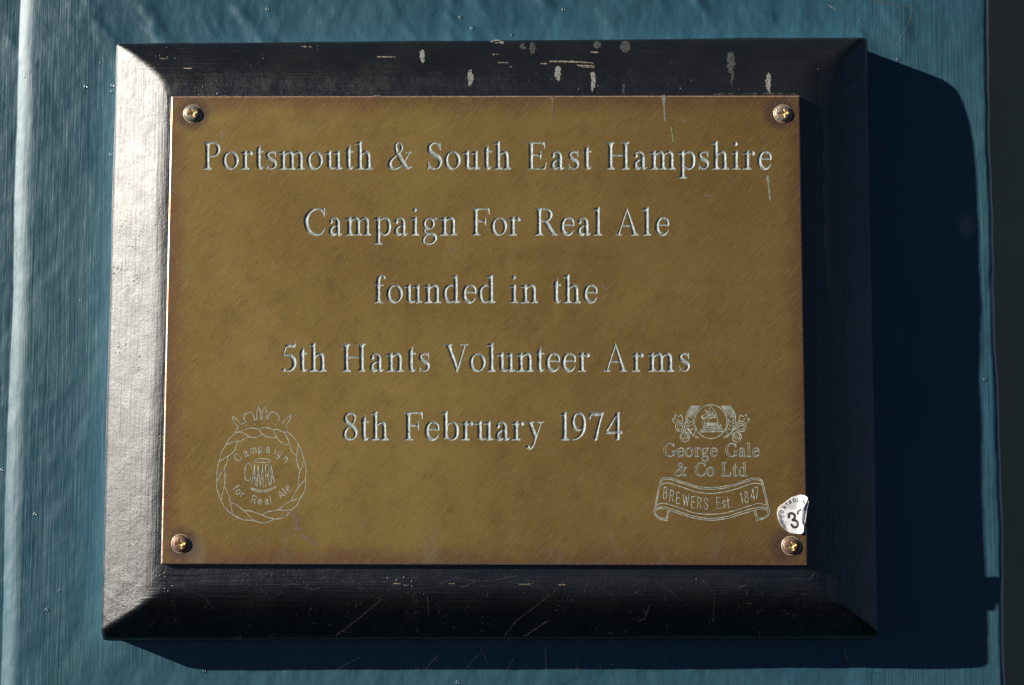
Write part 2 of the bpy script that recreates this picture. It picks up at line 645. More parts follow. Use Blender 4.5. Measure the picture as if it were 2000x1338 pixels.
def build_recess():
    y0 = HW + 0.15
    V = []
    xs = np.linspace(XR - 0.02, XR + 0.5, 30)
    zs = np.linspace(-0.6, 0.6, 30)
    X, Z = np.meshgrid(xs, zs)
    Y = y0 + 0.0006 * fbm(X * 8, Z * 8, 71, 3)
    V = np.stack([X, Y, Z], -1).reshape(-1, 3)
    Fc = [tuple(f) for f in grid_faces(30, 30)]
    n = len(V)
    B = V.copy()
    B[:, 1] = y0 + 0.02
    V = np.vstack([V, B])
    Fc += [tuple(n + i for i in f[::-1]) for f in Fc]
    ringi = list(range(30)) + [30 * k + 29 for k in range(1, 30)] + [29 * 30 + k for k in range(28, -1, -1)] + [30 * k for k in range(28, 0, -1)]
    for a, b in zip(ringi, ringi[1:] + ringi[:1]):
        Fc.append((b, a, n + a, n + b))
    o = mesh_obj('dark_recess', V, Fc, M_RECESS, smooth=False)
    o['kind'] = 'structure'
    o['label'] = 'dark grey shaded surface set back beyond the wall corner'


build_recess()

# ------------------------------------------------------------------ the plaque: backboard, plate, screws
plaque = bpy.data.objects.new('commemorative_plaque', None)
link(plaque)
plaque.empty_display_size = 0.05
plaque['label'] = 'weathered brass plaque screwed to a black wooden board on the teal wall'
plaque['category'] = 'plaque'

EDGE_H = 0.0180       # thickness of the board at its rim
FLAT_H = HW - BASE
YE = HW - EDGE_H
corner_px = [(226, 84), (1696, 73), (1716, 1249), (199, 1253)]     # tl tr br bl
CORN = [at(a, b, HW - e) for (a, b), e in zip(corner_px, (0.0185, 0.0175, 0.0155, 0.0155))]
CORN2 = [np.array([c[0], c[2]]) for c in CORN]
EDGES = []
for a, b in zip(CORN2, CORN2[1:] + CORN2[:1]):
    t = (b - a) / np.linalg.norm(b - a)
    EDGES.append((a, np.array([t[1], -t[0]])))     # clockwise order: inner normal


def board_y(x, z):
    """depth of the board's painted surface"""
    ds = [(x - a[0]) * n[0] + (z - a[1]) * n[1] for a, n in EDGES]
    d = smin(smin(ds[0], ds[2], 0.004), smin(ds[1], ds[3], 0.004), 0.0012)
    wav = 0.0005 * fbm(x * 16, z * 16, 81, 2)
    # top, right, bottom, left: rim thickness and slope of each moulded edge
    pr = [e + np.maximum(q, -0.001) * g + b * 4 * np.clip(q / 0.028, 0, 1) * (1 - np.clip(q / 0.028, 0, 1)) for q, b, (e, g) in zip(ds, (0.0016, 0.0016, 0.0012, 0.0002), ((0.0195, 0.54), (0.0172, 0.52), (0.0150, 0.78), (0.0195, 0.49)))]
    hb = smin(smin(pr[0], pr[2], 0.002), smin(pr[1], pr[3], 0.002), 0.0012 + 0.0050 * np.clip(np.minimum(ds[0], ds[1]) / 0.024, 0, 1) ** 1.5 * np.clip(x * 10, 0, 1) * np.clip(z * 14, 0, 1))
    low = np.clip((0.04 - ds[2]) / 0.03, 0, 1)
    lft = np.clip((0.045 - ds[3]) / 0.01, 0, 1)
    h = smin(hb + wav, FLAT_H + 0 * d, 0.0034 - 0.0014 * lft + 0.0026 * low)
    h = h - 0.0022 * np.clip(1 - d / 0.0022, 0, 1) ** 2
    h = h + 0.00011 * fbm(x * 130, z * 130, 91, 3) * np.clip(1 - (d - 0.030) / 0.004, 0, 1)
    return HW - h


def build_board():
    w = 0.372
    hgt = 0.296

    def axis(L):
        a = np.linspace(0, 0.040, 52)
        mid = np.linspace(0.040, L - 0.040, 110)[1:-1]
        return np.concatenate([a, mid, L - a[::-1]]) / L
    s = axis(w)
    t = axis(hgt)
    S, T = np.meshgrid(s, t)
    tl, tr, br, bl = CORN2
    P = ((1 - S) * (1 - T))[..., None] * tl + (S * (1 - T))[..., None] * tr + (S * T)[..., None] * br + ((1 - S) * T)[..., None] * bl
    # slightly eased outer corners
    X, Z = P[..., 0].copy(), P[..., 1].copy()
    cxm, czm = X.mean(), Z.mean()
    c = np.minimum(np.minimum(S, 1 - S) * w, np.minimum(T, 1 - T) * hgt)
    cs = np.hypot(np.minimum(S, 1 - S) * w, np.minimum(T, 1 - T) * hgt)
    ease = 0.0007 * np.clip(1 - cs / 0.004, 0, 1) ** 2
    X += -np.sign(X - cxm) * ease
    Z += -np.sign(Z - czm) * ease
    edge_w = 0.0004 * fbm(X * 25, Z * 25, 101, 2)
    Z += edge_w * (np.minimum(T, 1 - T) < 0.03)
    X += edge_w * (np.minimum(S, 1 - S) < 0.03)
    Y = board_y(X, Z)
    nr, nc = X.shape
    V = np.stack([X, Y, Z], -1).reshape(-1, 3)
    Fc = [tuple(f) for f in grid_faces(nr, nc)[:, ::-1]]
    loop = list(range(nc)) + [k * nc + nc - 1 for k in range(1, nr)] + [(nr - 1) * nc + k for k in range(nc - 2, -1, -1)] + [k * nc for k in range(nr - 2, 0, -1)]
    n0 = len(V)
    mid = V[loop].copy()
    mid[:, 1] += 0.004
    back = V[loop].copy()
    back[:, 1] = HW + 0.0012
    V = np.vstack([V, mid, back])
    m = len(loop)
    for k in range(m):
        a, b = loop[k], loop[(k + 1) % m]
        c0, c1 = n0 + k, n0 + (k + 1) % m
        e0, e1 = n0 + m + k, n0 + m + (k + 1) % m
        Fc.append((a, c0, c1, b))
        Fc.append((c0, e0, e1, c1))
    o = mesh_obj('backboard', V, Fc, M_BOARD, plaque)
    # which way the brush went: upright on the two side bevels
    ds = [(V[:, 0] - a[0]) * n[0] + (V[:, 2] - a[1]) * n[1] for a, n in EDGES]
    up = (np.minimum(ds[1], ds[3]) < np.minimum(ds[0], ds[2])).astype(np.float32)
    attr = o.data.attributes.new('upright', 'FLOAT', 'POINT')
    attr.data.foreach_set('value', up)
    o['label'] = 'black painted wooden backboard with wide sloping mitred edges'
    return o


board = build_board()

# ---- serif letterforms, cap height 1, drawn as stems, bowls and serifs
XH = 0.67
SW = 0.145


def ell(cx, cy, rx, ry, wx, wy, tilt=0.25, n=40):
    a = np.linspace(0, 2 * math.pi, n + 1)
    P = np.column_stack([cx + rx * np.cos(a), cy + ry * np.sin(a)])
    w = wy + (wx - wy) * np.abs(np.cos(a - tilt)) ** 1.4
    return P, w / 2


def serif_glyph(ch):
    """list of ('s', points, radii) and ('p', polygon), then the advance width"""
    G = []
    hw = SW / 2

    def st(pts, ws, n=6):
        P, W = catmull(pts, ws, n)
        G.append(('s', P, np.maximum(W, 0.02) / 2))

    def pl(*pts):
        G.append(('p', pts))

    def foot(x, y=0.0, l=0.085, r=0.085):
        pl((x - hw - l, y), (x + hw + r, y), (x + hw + r, y + 0.045), (x + hw + 0.025, y + 0.065), (x + hw, y + 0.13),
           (x - hw, y + 0.13), (x - hw - 0.025, y + 0.065), (x - hw - l, y + 0.045))

    def head(x, y=1.0, l=0.085, r=0.085):
        pl((x - hw - l, y), (x + hw + r, y), (x + hw + r, y - 0.045), (x + hw + 0.025, y - 0.065), (x + hw, y - 0.13),
           (x - hw, y - 0.13), (x - hw - 0.025, y - 0.065), (x - hw - l, y - 0.045))

    def stem(x, y0, y1):
        pl((x - hw, y0), (x + hw, y0), (x + hw, y1), (x - hw, y1))

    def flag(x, y):
        pl((x + hw, y + 0.025), (x - hw - 0.10, y - 0.065), (x - hw - 0.10, y - 0.105), (x - hw, y - 0.125), (x, y - 0.2), (x + hw, y - 0.2))

    def dot(x, y, r):
        G.append(('s', np.array([[x, y], [x + 0.001, y]]), np.array([r, r])))

    def rfoot(x):
        pl((x - hw, 0.0), (x + hw + 0.02, 0.0), (x + hw + 0.10, 0.025), (x + hw + 0.10, 0.06), (x + hw, 0.085), (x + hw, 0.2), (x - hw, 0.2))

    def arch(x):
        st([(x, 0.50), (x + 0.10, 0.615), (x + 0.20, 0.628), (x + 0.265, 0.56), (x + 0.275, 0.42)], [0.05, 0.075, 0.11, 0.14, SW])

    def bowl(x, y0=0.0, sc=1.0):
        st([(x, 0.50), (x + 0.10 * sc, 0.615), (x + 0.22 * sc, 0.632), (x + 0.33 * sc, 0.54), (x + 0.365 * sc, 0.335),
            (x + 0.33 * sc, 0.13), (x + 0.21 * sc, 0.03), (x + 0.09 * sc, 0.05), (x, 0.14)],
           [0.045, 0.06, 0.085, 0.125, 0.145, 0.125, 0.085, 0.055, 0.045])

    def lbowl(x):
        st([(x, 0.53), (x - 0.10, 0.625), (x - 0.20, 0.632), (x - 0.33, 0.53), (x - 0.365, 0.325),
            (x - 0.32, 0.12), (x - 0.20, 0.03), (x - 0.09, 0.055), (x, 0.16)],
           [0.045, 0.055, 0.075, 0.125, 0.145, 0.125, 0.085, 0.06, 0.045])
    w = 0.6
    if ch == 'P':
        stem(.195, 0, 1); foot(.195); head(.195, 1, .085, 0)
        st([(.2, .97), (.40, .97), (.54, .90), (.60, .735), (.54, .56), (.40, .485), (.2, .485)], [.06, .06, .10, .15, .10, .06, .06]); w = .68
    elif ch == 'R':
        stem(.195, 0, 1); foot(.195); head(.195, 1, .085, 0)
        st([(.2, .97), (.42, .97), (.56, .90), (.61, .755), (.56, .61), (.42, .53), (.2, .53)], [.06, .06, .10, .15, .10, .06, .06])
        pl((.34, .53), (.50, .53), (.80, .07), (.88, .045), (.88, 0), (.66, 0)); w = .88
    elif ch == 'o':
        P, r = ell(.3, .33, .228, .305, .145, .055); G.append(('s', P, r)); w = .6
    elif ch == 'r':
        stem(.165, 0, XH); foot(.165); flag(.165, XH)
        st([(.2, .48), (.27, .59), (.34, .625), (.385, .61)], [.045, .06, .09, .1]); dot(.385, .585, .068); w = .45
    elif ch == 't':
        st([(.155, .74), (.155, .2), (.18, .07), (.25, .035), (.335, .10)], [SW, SW, .125, .075, .03])
        pl((0, .625), (.09, .69), (.155, .79), (.2, .90), (.2275, .90), (.2275, .67), (.335, .67), (.335, .622)); w = .34
    elif ch == 's':
        st([(.365, .50), (.32, .60), (.22, .64), (.11, .60), (.08, .51), (.14, .41), (.26, .335), (.345, .25), (.345, .13), (.26, .04), (.15, .03), (.06, .13)],
           [.03, .05, .055, .09, .115, .135, .145, .135, .11, .065, .05, .03])
        pl((.345, .67), (.385, .67), (.39, .46), (.36, .46)); pl((.03, .22), (.058, .22), (.085, .04), (.05, 0), (.03, 0)); w = .42
    elif ch in 'mnh':
        stem(.165, 0, XH if ch != 'h' else 1.02); foot(.165); flag(.165, XH if ch != 'h' else 1.02)
        arch(.21); stem(.485, 0, .45); foot(.485, 0, .075, .085); w = .65
        if ch == 'm':
            arch(.53); stem(.805, 0, .45); foot(.805, 0, .075, .085); w = .965
    elif ch == 'u':
        stem(.165, .22, XH); flag(.165, XH)
        st([(.165, .3), (.17, .13), (.25, .045), (.36, .06), (.46, .17)], [SW, .14, .10, .065, .045])
        stem(.485, .1, XH); flag(.485, XH); rfoot(.485); w = .655
    elif ch == '&':
        st([(.80, .60), (.70, .42), (.56, .20), (.41, .07), (.26, .025), (.10, .09), (.07, .24), (.15, .38), (.32, .51), (.47, .65), (.52, .80), (.46, .94),
            (.37, .965), (.29, .86), (.32, .69), (.46, .42), (.60, .20), (.73, .06), (.87, .10)],
           [.035, .055, .06, .06, .085, .14, .145, .11, .065, .065, .10, .065, .06, .10, .135, .165, .155, .11, .035])
        pl((.63, .645), (.63, .60), (.90, .60), (.90, .645)); w = .9
    elif ch == 'S':
        st([(.48, .74), (.42, .90), (.28, .97), (.14, .91), (.085, .78), (.14, .64), (.28, .54), (.43, .43), (.495, .27), (.43, .10), (.28, .025), (.13, .08), (.06, .26)],
           [.03, .06, .06, .10, .14, .16, .17, .17, .15, .11, .06, .06, .03])
        pl((.46, 1.0), (.50, 1.0), (.515, .70), (.48, .70)); pl((.035, .31), (.065, .31), (.10, .07), (.065, 0), (.035, 0)); w = .57
    elif ch in 'EF':
        stem(.195, 0, 1); head(.195, 1, .085, 0)
        pl((.12, 1), (.70, 1), (.71, .765), (.675, .765), (.64, .90), (.56, .948), (.12, .948))
        pl((.2, .545), (.48, .545), (.54, .60), (.55, .68), (.58, .68), (.58, .36), (.55, .36), (.54, .44), (.48, .492), (.2, .492))
        if ch == 'E':
            pl((.04, 0), (.72, 0), (.79, .26), (.755, .27), (.68, .11), (.58, .052), (.12, .052), (.04, .045)); w = .79
        else:
            foot(.195, 0, .085, .11); w = .71
    elif ch == 'L':
        stem(.195, 0, 1); head(.195)
        pl((.04, 0), (.66, 0), (.74, .28), (.705, .29), (.62, .11), (.52, .052), (.12, .052), (.04, .045)); w = .74
    elif ch == 'a':
        st([(.085, .50), (.11, .60), (.21, .637), (.32, .59), (.355, .46), (.355, .14), (.40, .04), (.51, .07)], [.07, .06, .065, .10, SW, SW, .10, .03])
        dot(.105, .50, .07)
        st([(.36, .405), (.22, .345), (.10, .25), (.085, .13), (.16, .045), (.26, .065), (.36, .17)], [.05, .065, .11, .145, .125, .065, .05]); w = .52
    elif ch == 'H':
        for q in (.195, .745):
            stem(q, 0, 1); foot(q); head(q)
        pl((.2, .54), (.74, .54), (.74, .485), (.2, .485)); w = .945
    elif ch == 'p':
        stem(.165, -.33, XH); flag(.165, XH); foot(.165, -.33); bowl(.2); w = .64
    elif ch == 'b':
        stem(.155, .05, 1.02); flag(.155, 1.02); bowl(.19); w = .63
    elif ch == 'd':
        lbowl(.445); stem(.475, .1, 1.02); flag(.475, 1.02); rfoot(.475); w = .65
    elif ch in 'il':
        stem(.17, 0, XH if ch == 'i' else 1.02); foot(.17); flag(.17, XH if ch == 'i' else 1.02); w = .34
        if ch == 'i':
            dot(.165, .925, .078)
    elif ch == 'e':
        st([(.485, .37), (.465, .53), (.375, .62), (.26, .637), (.13, .54), (.08, .33), (.13, .13), (.27, .035), (.41, .075), (.51, .20)],
           [.07, .115, .08, .06, .12, .145, .14, .115, .075, .03])
        pl((.09, .41), (.53, .41), (.53, .36), (.09, .36)); w = .54
    elif ch in 'CG':
        st([(.755, .74), (.66, .90), (.48, .968), (.27, .88), (.115, .66), (.105, .40), (.23, .14), (.46, .028), (.65, .08), (.78, .25 if ch == 'C' else .2)],
           [.035, .07, .06, .11, .16, .165, .14, .075, .065, .03])
        pl((.74, 1.0), (.785, 1.0), (.79, .68), (.755, .68)); w = .82
        if ch == 'G':
            stem(.745, .06, .40); pl((.60, .44), (.90, .44), (.90, .40), (.60, .40)); w = .9
    elif ch == 'g':
        P, r = ell(.25, .43, .165, .185, .115, .06); G.append(('s', P, r))
        st([(.15, .27), (.09, .17), (.16, .085), (.34, .06), (.47, -.01), (.49, -.13), (.40, -.26), (.23, -.305), (.08, -.25), (.055, -.13), (.15, -.01), (.25, .05)],
           [.05, .08, .095, .115, .12, .11, .08, .06, .085, .09, .06, .04])
        st([(.37, .57), (.45, .635), (.52, .62)], [.05, .05, .08]); w = .56
    elif ch == 'A':
        pl((.40, 1.02), (.46, 1.02), (.80, .06), (.88, .045), (.88, 0), (.56, 0), (.56, .045), (.645, .065))
        pl((.43, 1.0), (.455, .90), (.185, .06), (.28, .045), (.28, 0), (0, 0), (0, .045), (.115, .065))
        pl((.2, .38), (.6, .38), (.6, .33), (.2, .33)); w = .88
    elif ch == 'f':
        st([(.165, .1), (.165, .78), (.22, .94), (.31, .985), (.385, .945)], [SW, SW, .10, .06, .07]); dot(.385, .92, .06)
        pl((.02, .67), (.37, .67), (.37, .622), (.02, .622)); foot(.165, 0, .085, .11); stem(.165, 0, .3); w = .42
    elif ch == '5':
        pl((.17, .98), (.46, .98), (.53, 1.04), (.50, .87), (.19, .87), (.10, .60), (.06, .62))
        st([(.08, .60), (.24, .60), (.40, .50), (.465, .33), (.42, .15), (.28, .04), (.11, .04)], [.06, .11, .15, .155, .13, .08, .06]); dot(.085, .075, .062); w = .54
    elif ch == 'V':
        pl((.0, 1), (.33, 1), (.33, .955), (.255, .935), (.50, .20), (.50, -.02), (.45, -.02), (.09, .935), (0, .955))
        pl((.56, 1), (.88, 1), (.88, .955), (.785, .935), (.50, -.02), (.46, .08), (.72, .935), (.56, .955)); w = .88
    elif ch == '8':
        st([(.28, .97), (.14, .90), (.11, .74), (.23, .59), (.40, .45), (.475, .26), (.42, .09), (.27, .03), (.12, .09), (.075, .24), (.16, .41), (.34, .56), (.43, .72), (.42, .88), (.28, .97)],
           [.06, .09, .13, .145, .155, .13, .08, .06, .10, .13, .09, .065, .085, .10, .06]); w = .55
    elif ch == 'y':
        pl((0, .67), (.30, .67), (.30, .63), (.235, .61), (.40, .2), (.36, .0), (.31, .03), (.075, .61), (0, .63))
        pl((.40, .67), (.67, .67), (.67, .63), (.595, .61), (.56, .61), (.50, .61), (.40, .63))
        st([(.555, .63), (.45, .33), (.34, .02), (.25, -.20), (.16, -.29), (.09, -.265)], [.055, .055, .065, .075, .07, .06]); dot(.085, -.235, .068); w = .67
    elif ch == '1':
        stem(.2, 0, 1); foot(.2); pl((.2725, 1.02), (.02, .90), (.02, .86), (.1275, .88), (.2725, .8)); w = .37
    elif ch == '9':
        P, r = ell(.27, .66, .195, .30, .135, .06); G.append(('s', P, r))
        st([(.465, .68), (.465, .45), (.38, .22), (.23, .07), (.06, .01)], [.13, .135, .11, .07, .03]); w = .56
    elif ch == '7':
        pl((.06, 1), (.55, 1), (.55, .93), (.48, .87), (.13, .87), (.06, .74), (.02, .74))
        st([(.49, .92), (.36, .5), (.26, .05)], [.09, .11, .13]); w = .56
    elif ch == '4':
        stem(.43, 0, 1.0); pl((.0, .33), (.60, .33), (.60, .23), (.0, .23)); pl((0, .33), (.40, 1.0), (.47, 1.0), (.42, .88), (.09, .33)); w = .6
    return G, w


GLYPH = {}


def glyph_field(ch, outline=0.0, light=0.0):
    key = (ch, outline, light)
    if key in GLYPH:
        return GLYPH[key]
    G, w = serif_glyph(ch)
    f = Field(-0.15, -0.45, w + 0.15, 1.16, 0.0125)
    for g in G:
        if g[0] == 's':
            f.stroke(g[1], g[2])
        else:
            f.poly(g[1])
    if light:
        f.f = f.f + light
    if outline:
        f.f = np.abs(f.f) - outline
    else:
        f.f = f.f - 0.004 + 0.006 * fbm(f.X * 9 + ord(ch), f.Y * 9, 5, 2)      # hand-cut unevenness
    GLYPH[key] = (f, f.loops(0.0035), w)
    return GLYPH[key]


ENGRAVED = []        # loops (plate coordinates) that are cut out of the plate's face


def engrave(name, f, loops, to_px, depth, ramp_w, step, parent, mat):
    """cut loops into the plate and lay a sunk, sloping floor inside them"""
    sub = f.f[::step, ::step]
    pts = np.column_stack([f.X[::step, ::step][sub < -0.3 * f.res * step], f.Y[::step, ::step][sub < -0.3 * f.res * step]])
    V2, T = fill(loops, pts)
    d = np.clip(-f.sample(V2[:, 0], V2[:, 1]) / ramp_w, 0, 1)
    onb = set()
    for L in loops:
        for p in L:
            onb.add((round(p[0], 6), round(p[1], 6)))
    for i, p in enumerate(V2):
        if (round(p[0], 6), round(p[1], 6)) in onb:
            d[i] = 0
    d = d * d * (3 - 2 * d) * 0.6 + d * 0.4
    px, py = to_px(V2[:, 0], V2[:, 1])
    W = at(px, py, 0.0)
    W[:, 1] = d * depth
    # make triangles face the camera
    Fc = []
    for a, b, c in T:
        n = (W[b][0] - W[a][0]) * (W[c][2] - W[a][2]) - (W[b][2] - W[a][2]) * (W[c][0] - W[a][0])
        Fc.append((a, b, c) if n > 0 else (a, c, b))
    for L in loops:
        qx, qy = to_px(L[:, 0], L[:, 1])
        q = at(qx, qy, 0.0)
        ENGRAVED.append(q[:, [0, 2]])
    return mesh_obj(name, W, Fc, mat, parent)


M_RIM = simple('sunlit_brass_edge', (0.50, 0.33, 0.24), 0.42, 0.6, 0.3, 500, 0.00006)  # paler brass for the edge faces: their sunlit line is in the colour
plate_me = bpy.data.meshes.new('plate')
plate = link(bpy.data.objects.new('plate', plate_me), plaque)
plate['label'] = 'weathered brass plate engraved with five lines of lettering and two emblems'

TEXT = [
    (331, 53.5, [('Portsmouth', 394, 728), ('&', 757, 804), ('South', 833, 998), ('East', 1026, 1155), ('Hampshire', 1181, 1507)]),
    (460, 53.5, [('Campaign', 592, 893), ('For', 918, 1016), ('Real', 1042, 1176), ('Ale', 1200, 1307)]),
    (592, 54.0, [('founded', 729, 968), ('in', 994, 1051), ('the', 1077, 1167)]),
    (726, 54.5, [('5th', 549, 638), ('Hants', 665, 839), ('Volunteer', 866, 1151), ('Arms', 1177, 1347)]),
    (860, 55.0, [('8th', 668, 759), ('February', 786, 1063), ('1974', 1091, 1215)]),
]


def set_word(word, x0, x1, base, cap, outline=0.0, light=0.0, depth=0.00042, ramp_w=0.052, squeeze=1.0):
    ws = [serif_glyph(c)[1] for c in word]
    tot = sum(ws) * cap * squeeze
    n = len(word)
    gap = (x1 - x0 - tot) / (n - 1) if n > 1 else 0
    sx = squeeze if n > 1 else (x1 - x0) / (ws[0] * cap)
    if n > 1 and not (0.0 <= gap / cap <= 0.16):       # keep the letterspacing even, let the letters give
        gap = min(max(gap, 0.01 * cap), 0.15 * cap)
        sx = (x1 - x0 - gap * (n - 1)) / (sum(ws) * cap)
    x = x0
    for c, w in zip(word, ws):
        f, loops, _ = glyph_field(c, outline, light)
        ox = x
        k = cap * sx
        engrave('letter', f, loops, lambda u, v, ox=ox, k=k: (ox + u * k, base - v * cap), depth, ramp_w, 2, plate, M_FILL)
        x += w * k + gap


for base, cap, words in TEXT:
    for wd, a, b in words:
        set_word(wd, a, b, base, cap)
for base, words in ((892, [('George', 1295, 1401), ('Gale', 1416, 1483)]), (930, [('&', 1318, 1341), ('Co', 1356, 1395), ('Ltd', 1408, 1459)])):
    for wd, a, b in words:
        set_word(wd, a, b, base, 27, outline=0.021, light=0.012, depth=0.00016, ramp_w=0.03)

# ---- single-line lettering for the emblems and the sticker
SANS = {
    'C': ([[(.58, .78), (.50, .93), (.34, 1), (.14, .88), (.04, .6), (.05, .36), (.16, .1), (.34, 0), (.50, .06), (.6, .22)]], .62),
    'a': ([[(.06, .52), (.14, .62), (.28, .63), (.38, .54), (.38, .1), (.42, 0), (.48, .02)], [(.38, .38), (.2, .36), (.06, .26), (.05, .1), (.16, 0), (.28, .03), (.38, .14)]], .48),
    'm': ([[(.05, 0), (.05, .65)], [(.05, .45), (.14, .6), (.26, .64), (.35, .56), (.36, .4), (.36, 0)], [(.36, .45), (.45, .6), (.57, .64), (.66, .56), (.67, .4), (.67, 0)]], .72),
    'p': ([[(.05, -.3), (.05, .65)], [(.05, .48), (.16, .62), (.30, .63), (.42, .5), (.43, .28), (.36, .08), (.22, 0), (.05, .12)]], .48),
    'i': ([[(.05, 0), (.05, .62)], [(.05, .86), (.05, .88)]], .1),
    'g': ([[(.43, .65), (.43, -.1), (.36, -.28), (.2, -.3), (.07, -.2)], [(.43, .48), (.3, .63), (.16, .6), (.05, .42), (.05, .24), (.15, .04), (.3, .02), (.43, .16)]], .48),
    'n': ([[(.05, 0), (.05, .65)], [(.05, .45), (.16, .6), (.29, .63), (.38, .54), (.39, .4), (.39, 0)]], .44),
    'f': ([[(.14, 0), (.14, .8), (.2, .95), (.34, .97)], [(0, .62), (.3, .62)]], .34),
    'o': ([[(.25, .64), (.1, .55), (.04, .32), (.1, .09), (.25, 0), (.4, .09), (.46, .32), (.4, .55), (.25, .64)]], .5),
    'r': ([[(.05, 0), (.05, .65)], [(.05, .45), (.14, .6), (.24, .64), (.33, .6)]], .34),
    'R': ([[(.05, 0), (.05, 1), (.05, 1), (.34, 1), (.34, 1), (.52, .88), (.52, .64), (.34, .52), (.34, .52), (.05, .52)], [(.30, .52), (.56, 0)]], .6),
    'e': ([[(.05, .34), (.45, .34), (.45, .34), (.42, .55), (.26, .64), (.1, .54), (.04, .32), (.1, .09), (.26, 0), (.43, .1)]], .5),
    'l': ([[(.05, 0), (.05, 1)]], .1),
    'A': ([[(0, 0), (.3, 1)], [(.3, 1), (.6, 0)], [(.1, .34), (.5, .34)]], .6),
    'B': ([[(.05, 0), (.05, 1), (.05, 1), (.3, 1), (.45, .9), (.45, .66), (.3, .54), (.3, .54), (.05, .54)], [(.3, .54), (.5, .42), (.52, .16), (.34, 0), (.34, 0), (.05, 0)]], .55),
    'E': ([[(.48, 1), (.05, 1)], [(.05, 1), (.05, 0)], [(.05, 0), (.5, 0)], [(.05, .52), (.42, .52)]], .52),
    'W': ([[(0, 1), (.2, 0)], [(.2, 0), (.38, .95)], [(.38, .95), (.56, 0)], [(.56, 0), (.76, 1)]], .76),
    'S': ([[(.46, .8), (.38, .95), (.24, 1), (.09, .9), (.06, .72), (.2, .56), (.38, .44), (.48, .26), (.42, .08), (.25, 0), (.1, .06), (.04, .22)]], .5),
    's': ([[(.36, .52), (.27, .62), (.16, .62), (.06, .53), (.1, .38), (.26, .28), (.36, .16), (.28, .03), (.15, 0), (.04, .1)]], .4),
    't': ([[(.12, .95), (.12, .16), (.18, .02), (.32, .06)], [(0, .66), (.28, .66)]], .32),
    '.': ([[(.05, .02), (.05, .05)]], .1),
    '1': ([[(.2, 0), (.2, 1)], [(.2, 1), (.02, .84)]], .25),
    '8': ([[(.27, .54), (.1, .66), (.09, .88), (.27, 1), (.45, .88), (.44, .66), (.27, .54), (.07, .42), (.03, .16), (.27, 0), (.5, .16), (.47, .42), (.27, .54)]], .54),
    '4': ([[(.4, 0), (.4, 1)], [(.4, 1), (0, .28)], [(0, .28), (.54, .28)]], .54),
    '7': ([[(0, 1), (.48, 1)], [(.48, 1), (.22, 0)]], .5),
    'O': ([[(.38, 1), (.14, .88), (.04, .5), (.14, .12), (.38, 0), (.62, .12), (.72, .5), (.62, .88), (.38, 1)]], .76),
    'N': ([[(.05, 0), (.05, 1)], [(.05, 1), (.58, 0)], [(.58, 0), (.58, 1)]], .63),
    'T': ([[(0, 1), (.56, 1)], [(.28, 1), (.28, 0)]], .56),
    'L': ([[(.05, 1), (.05, 0)], [(.05, 0), (.46, 0)]], .48),
}


def sans(ch, cx, cy, size, rot=0.0, sx=1.0, mid=None):
    """polylines of one letter centred on photograph pixel (cx, cy), turned anticlockwise by rot degrees"""
    strokes, w = SANS[ch]
    if mid is None:
        mid = 0.5 if (ch.isupper() or ch in 'fl184 7t') else 0.32
    c, s = math.cos(R(rot)), math.sin(R(rot))
    out = []
    for q in strokes:
        P = catmull(q, None, 5)[0] if len(q) > 2 else np.array(q, float)
        u = (P[:, 0] - w / 2) * size * sx
        v = (P[:, 1] - mid) * size
        out.append(np.column_stack([cx + u * c - v * s, cy - (u * s + v * c)]))
    return out


def quad(ox, oy, k):
    return lambda *pts: [(ox + a / k, oy + b / k) for a, b in pts]


q1, q2, q3, q4 = quad(410, 780, 10.29), quad(510, 780, 10.29), quad(410, 900, 10.29), quad(510, 900, 10.29)
curvy = lambda P: catmull(P, None, 5)[0]
straight = lambda P: np.array(P, float)


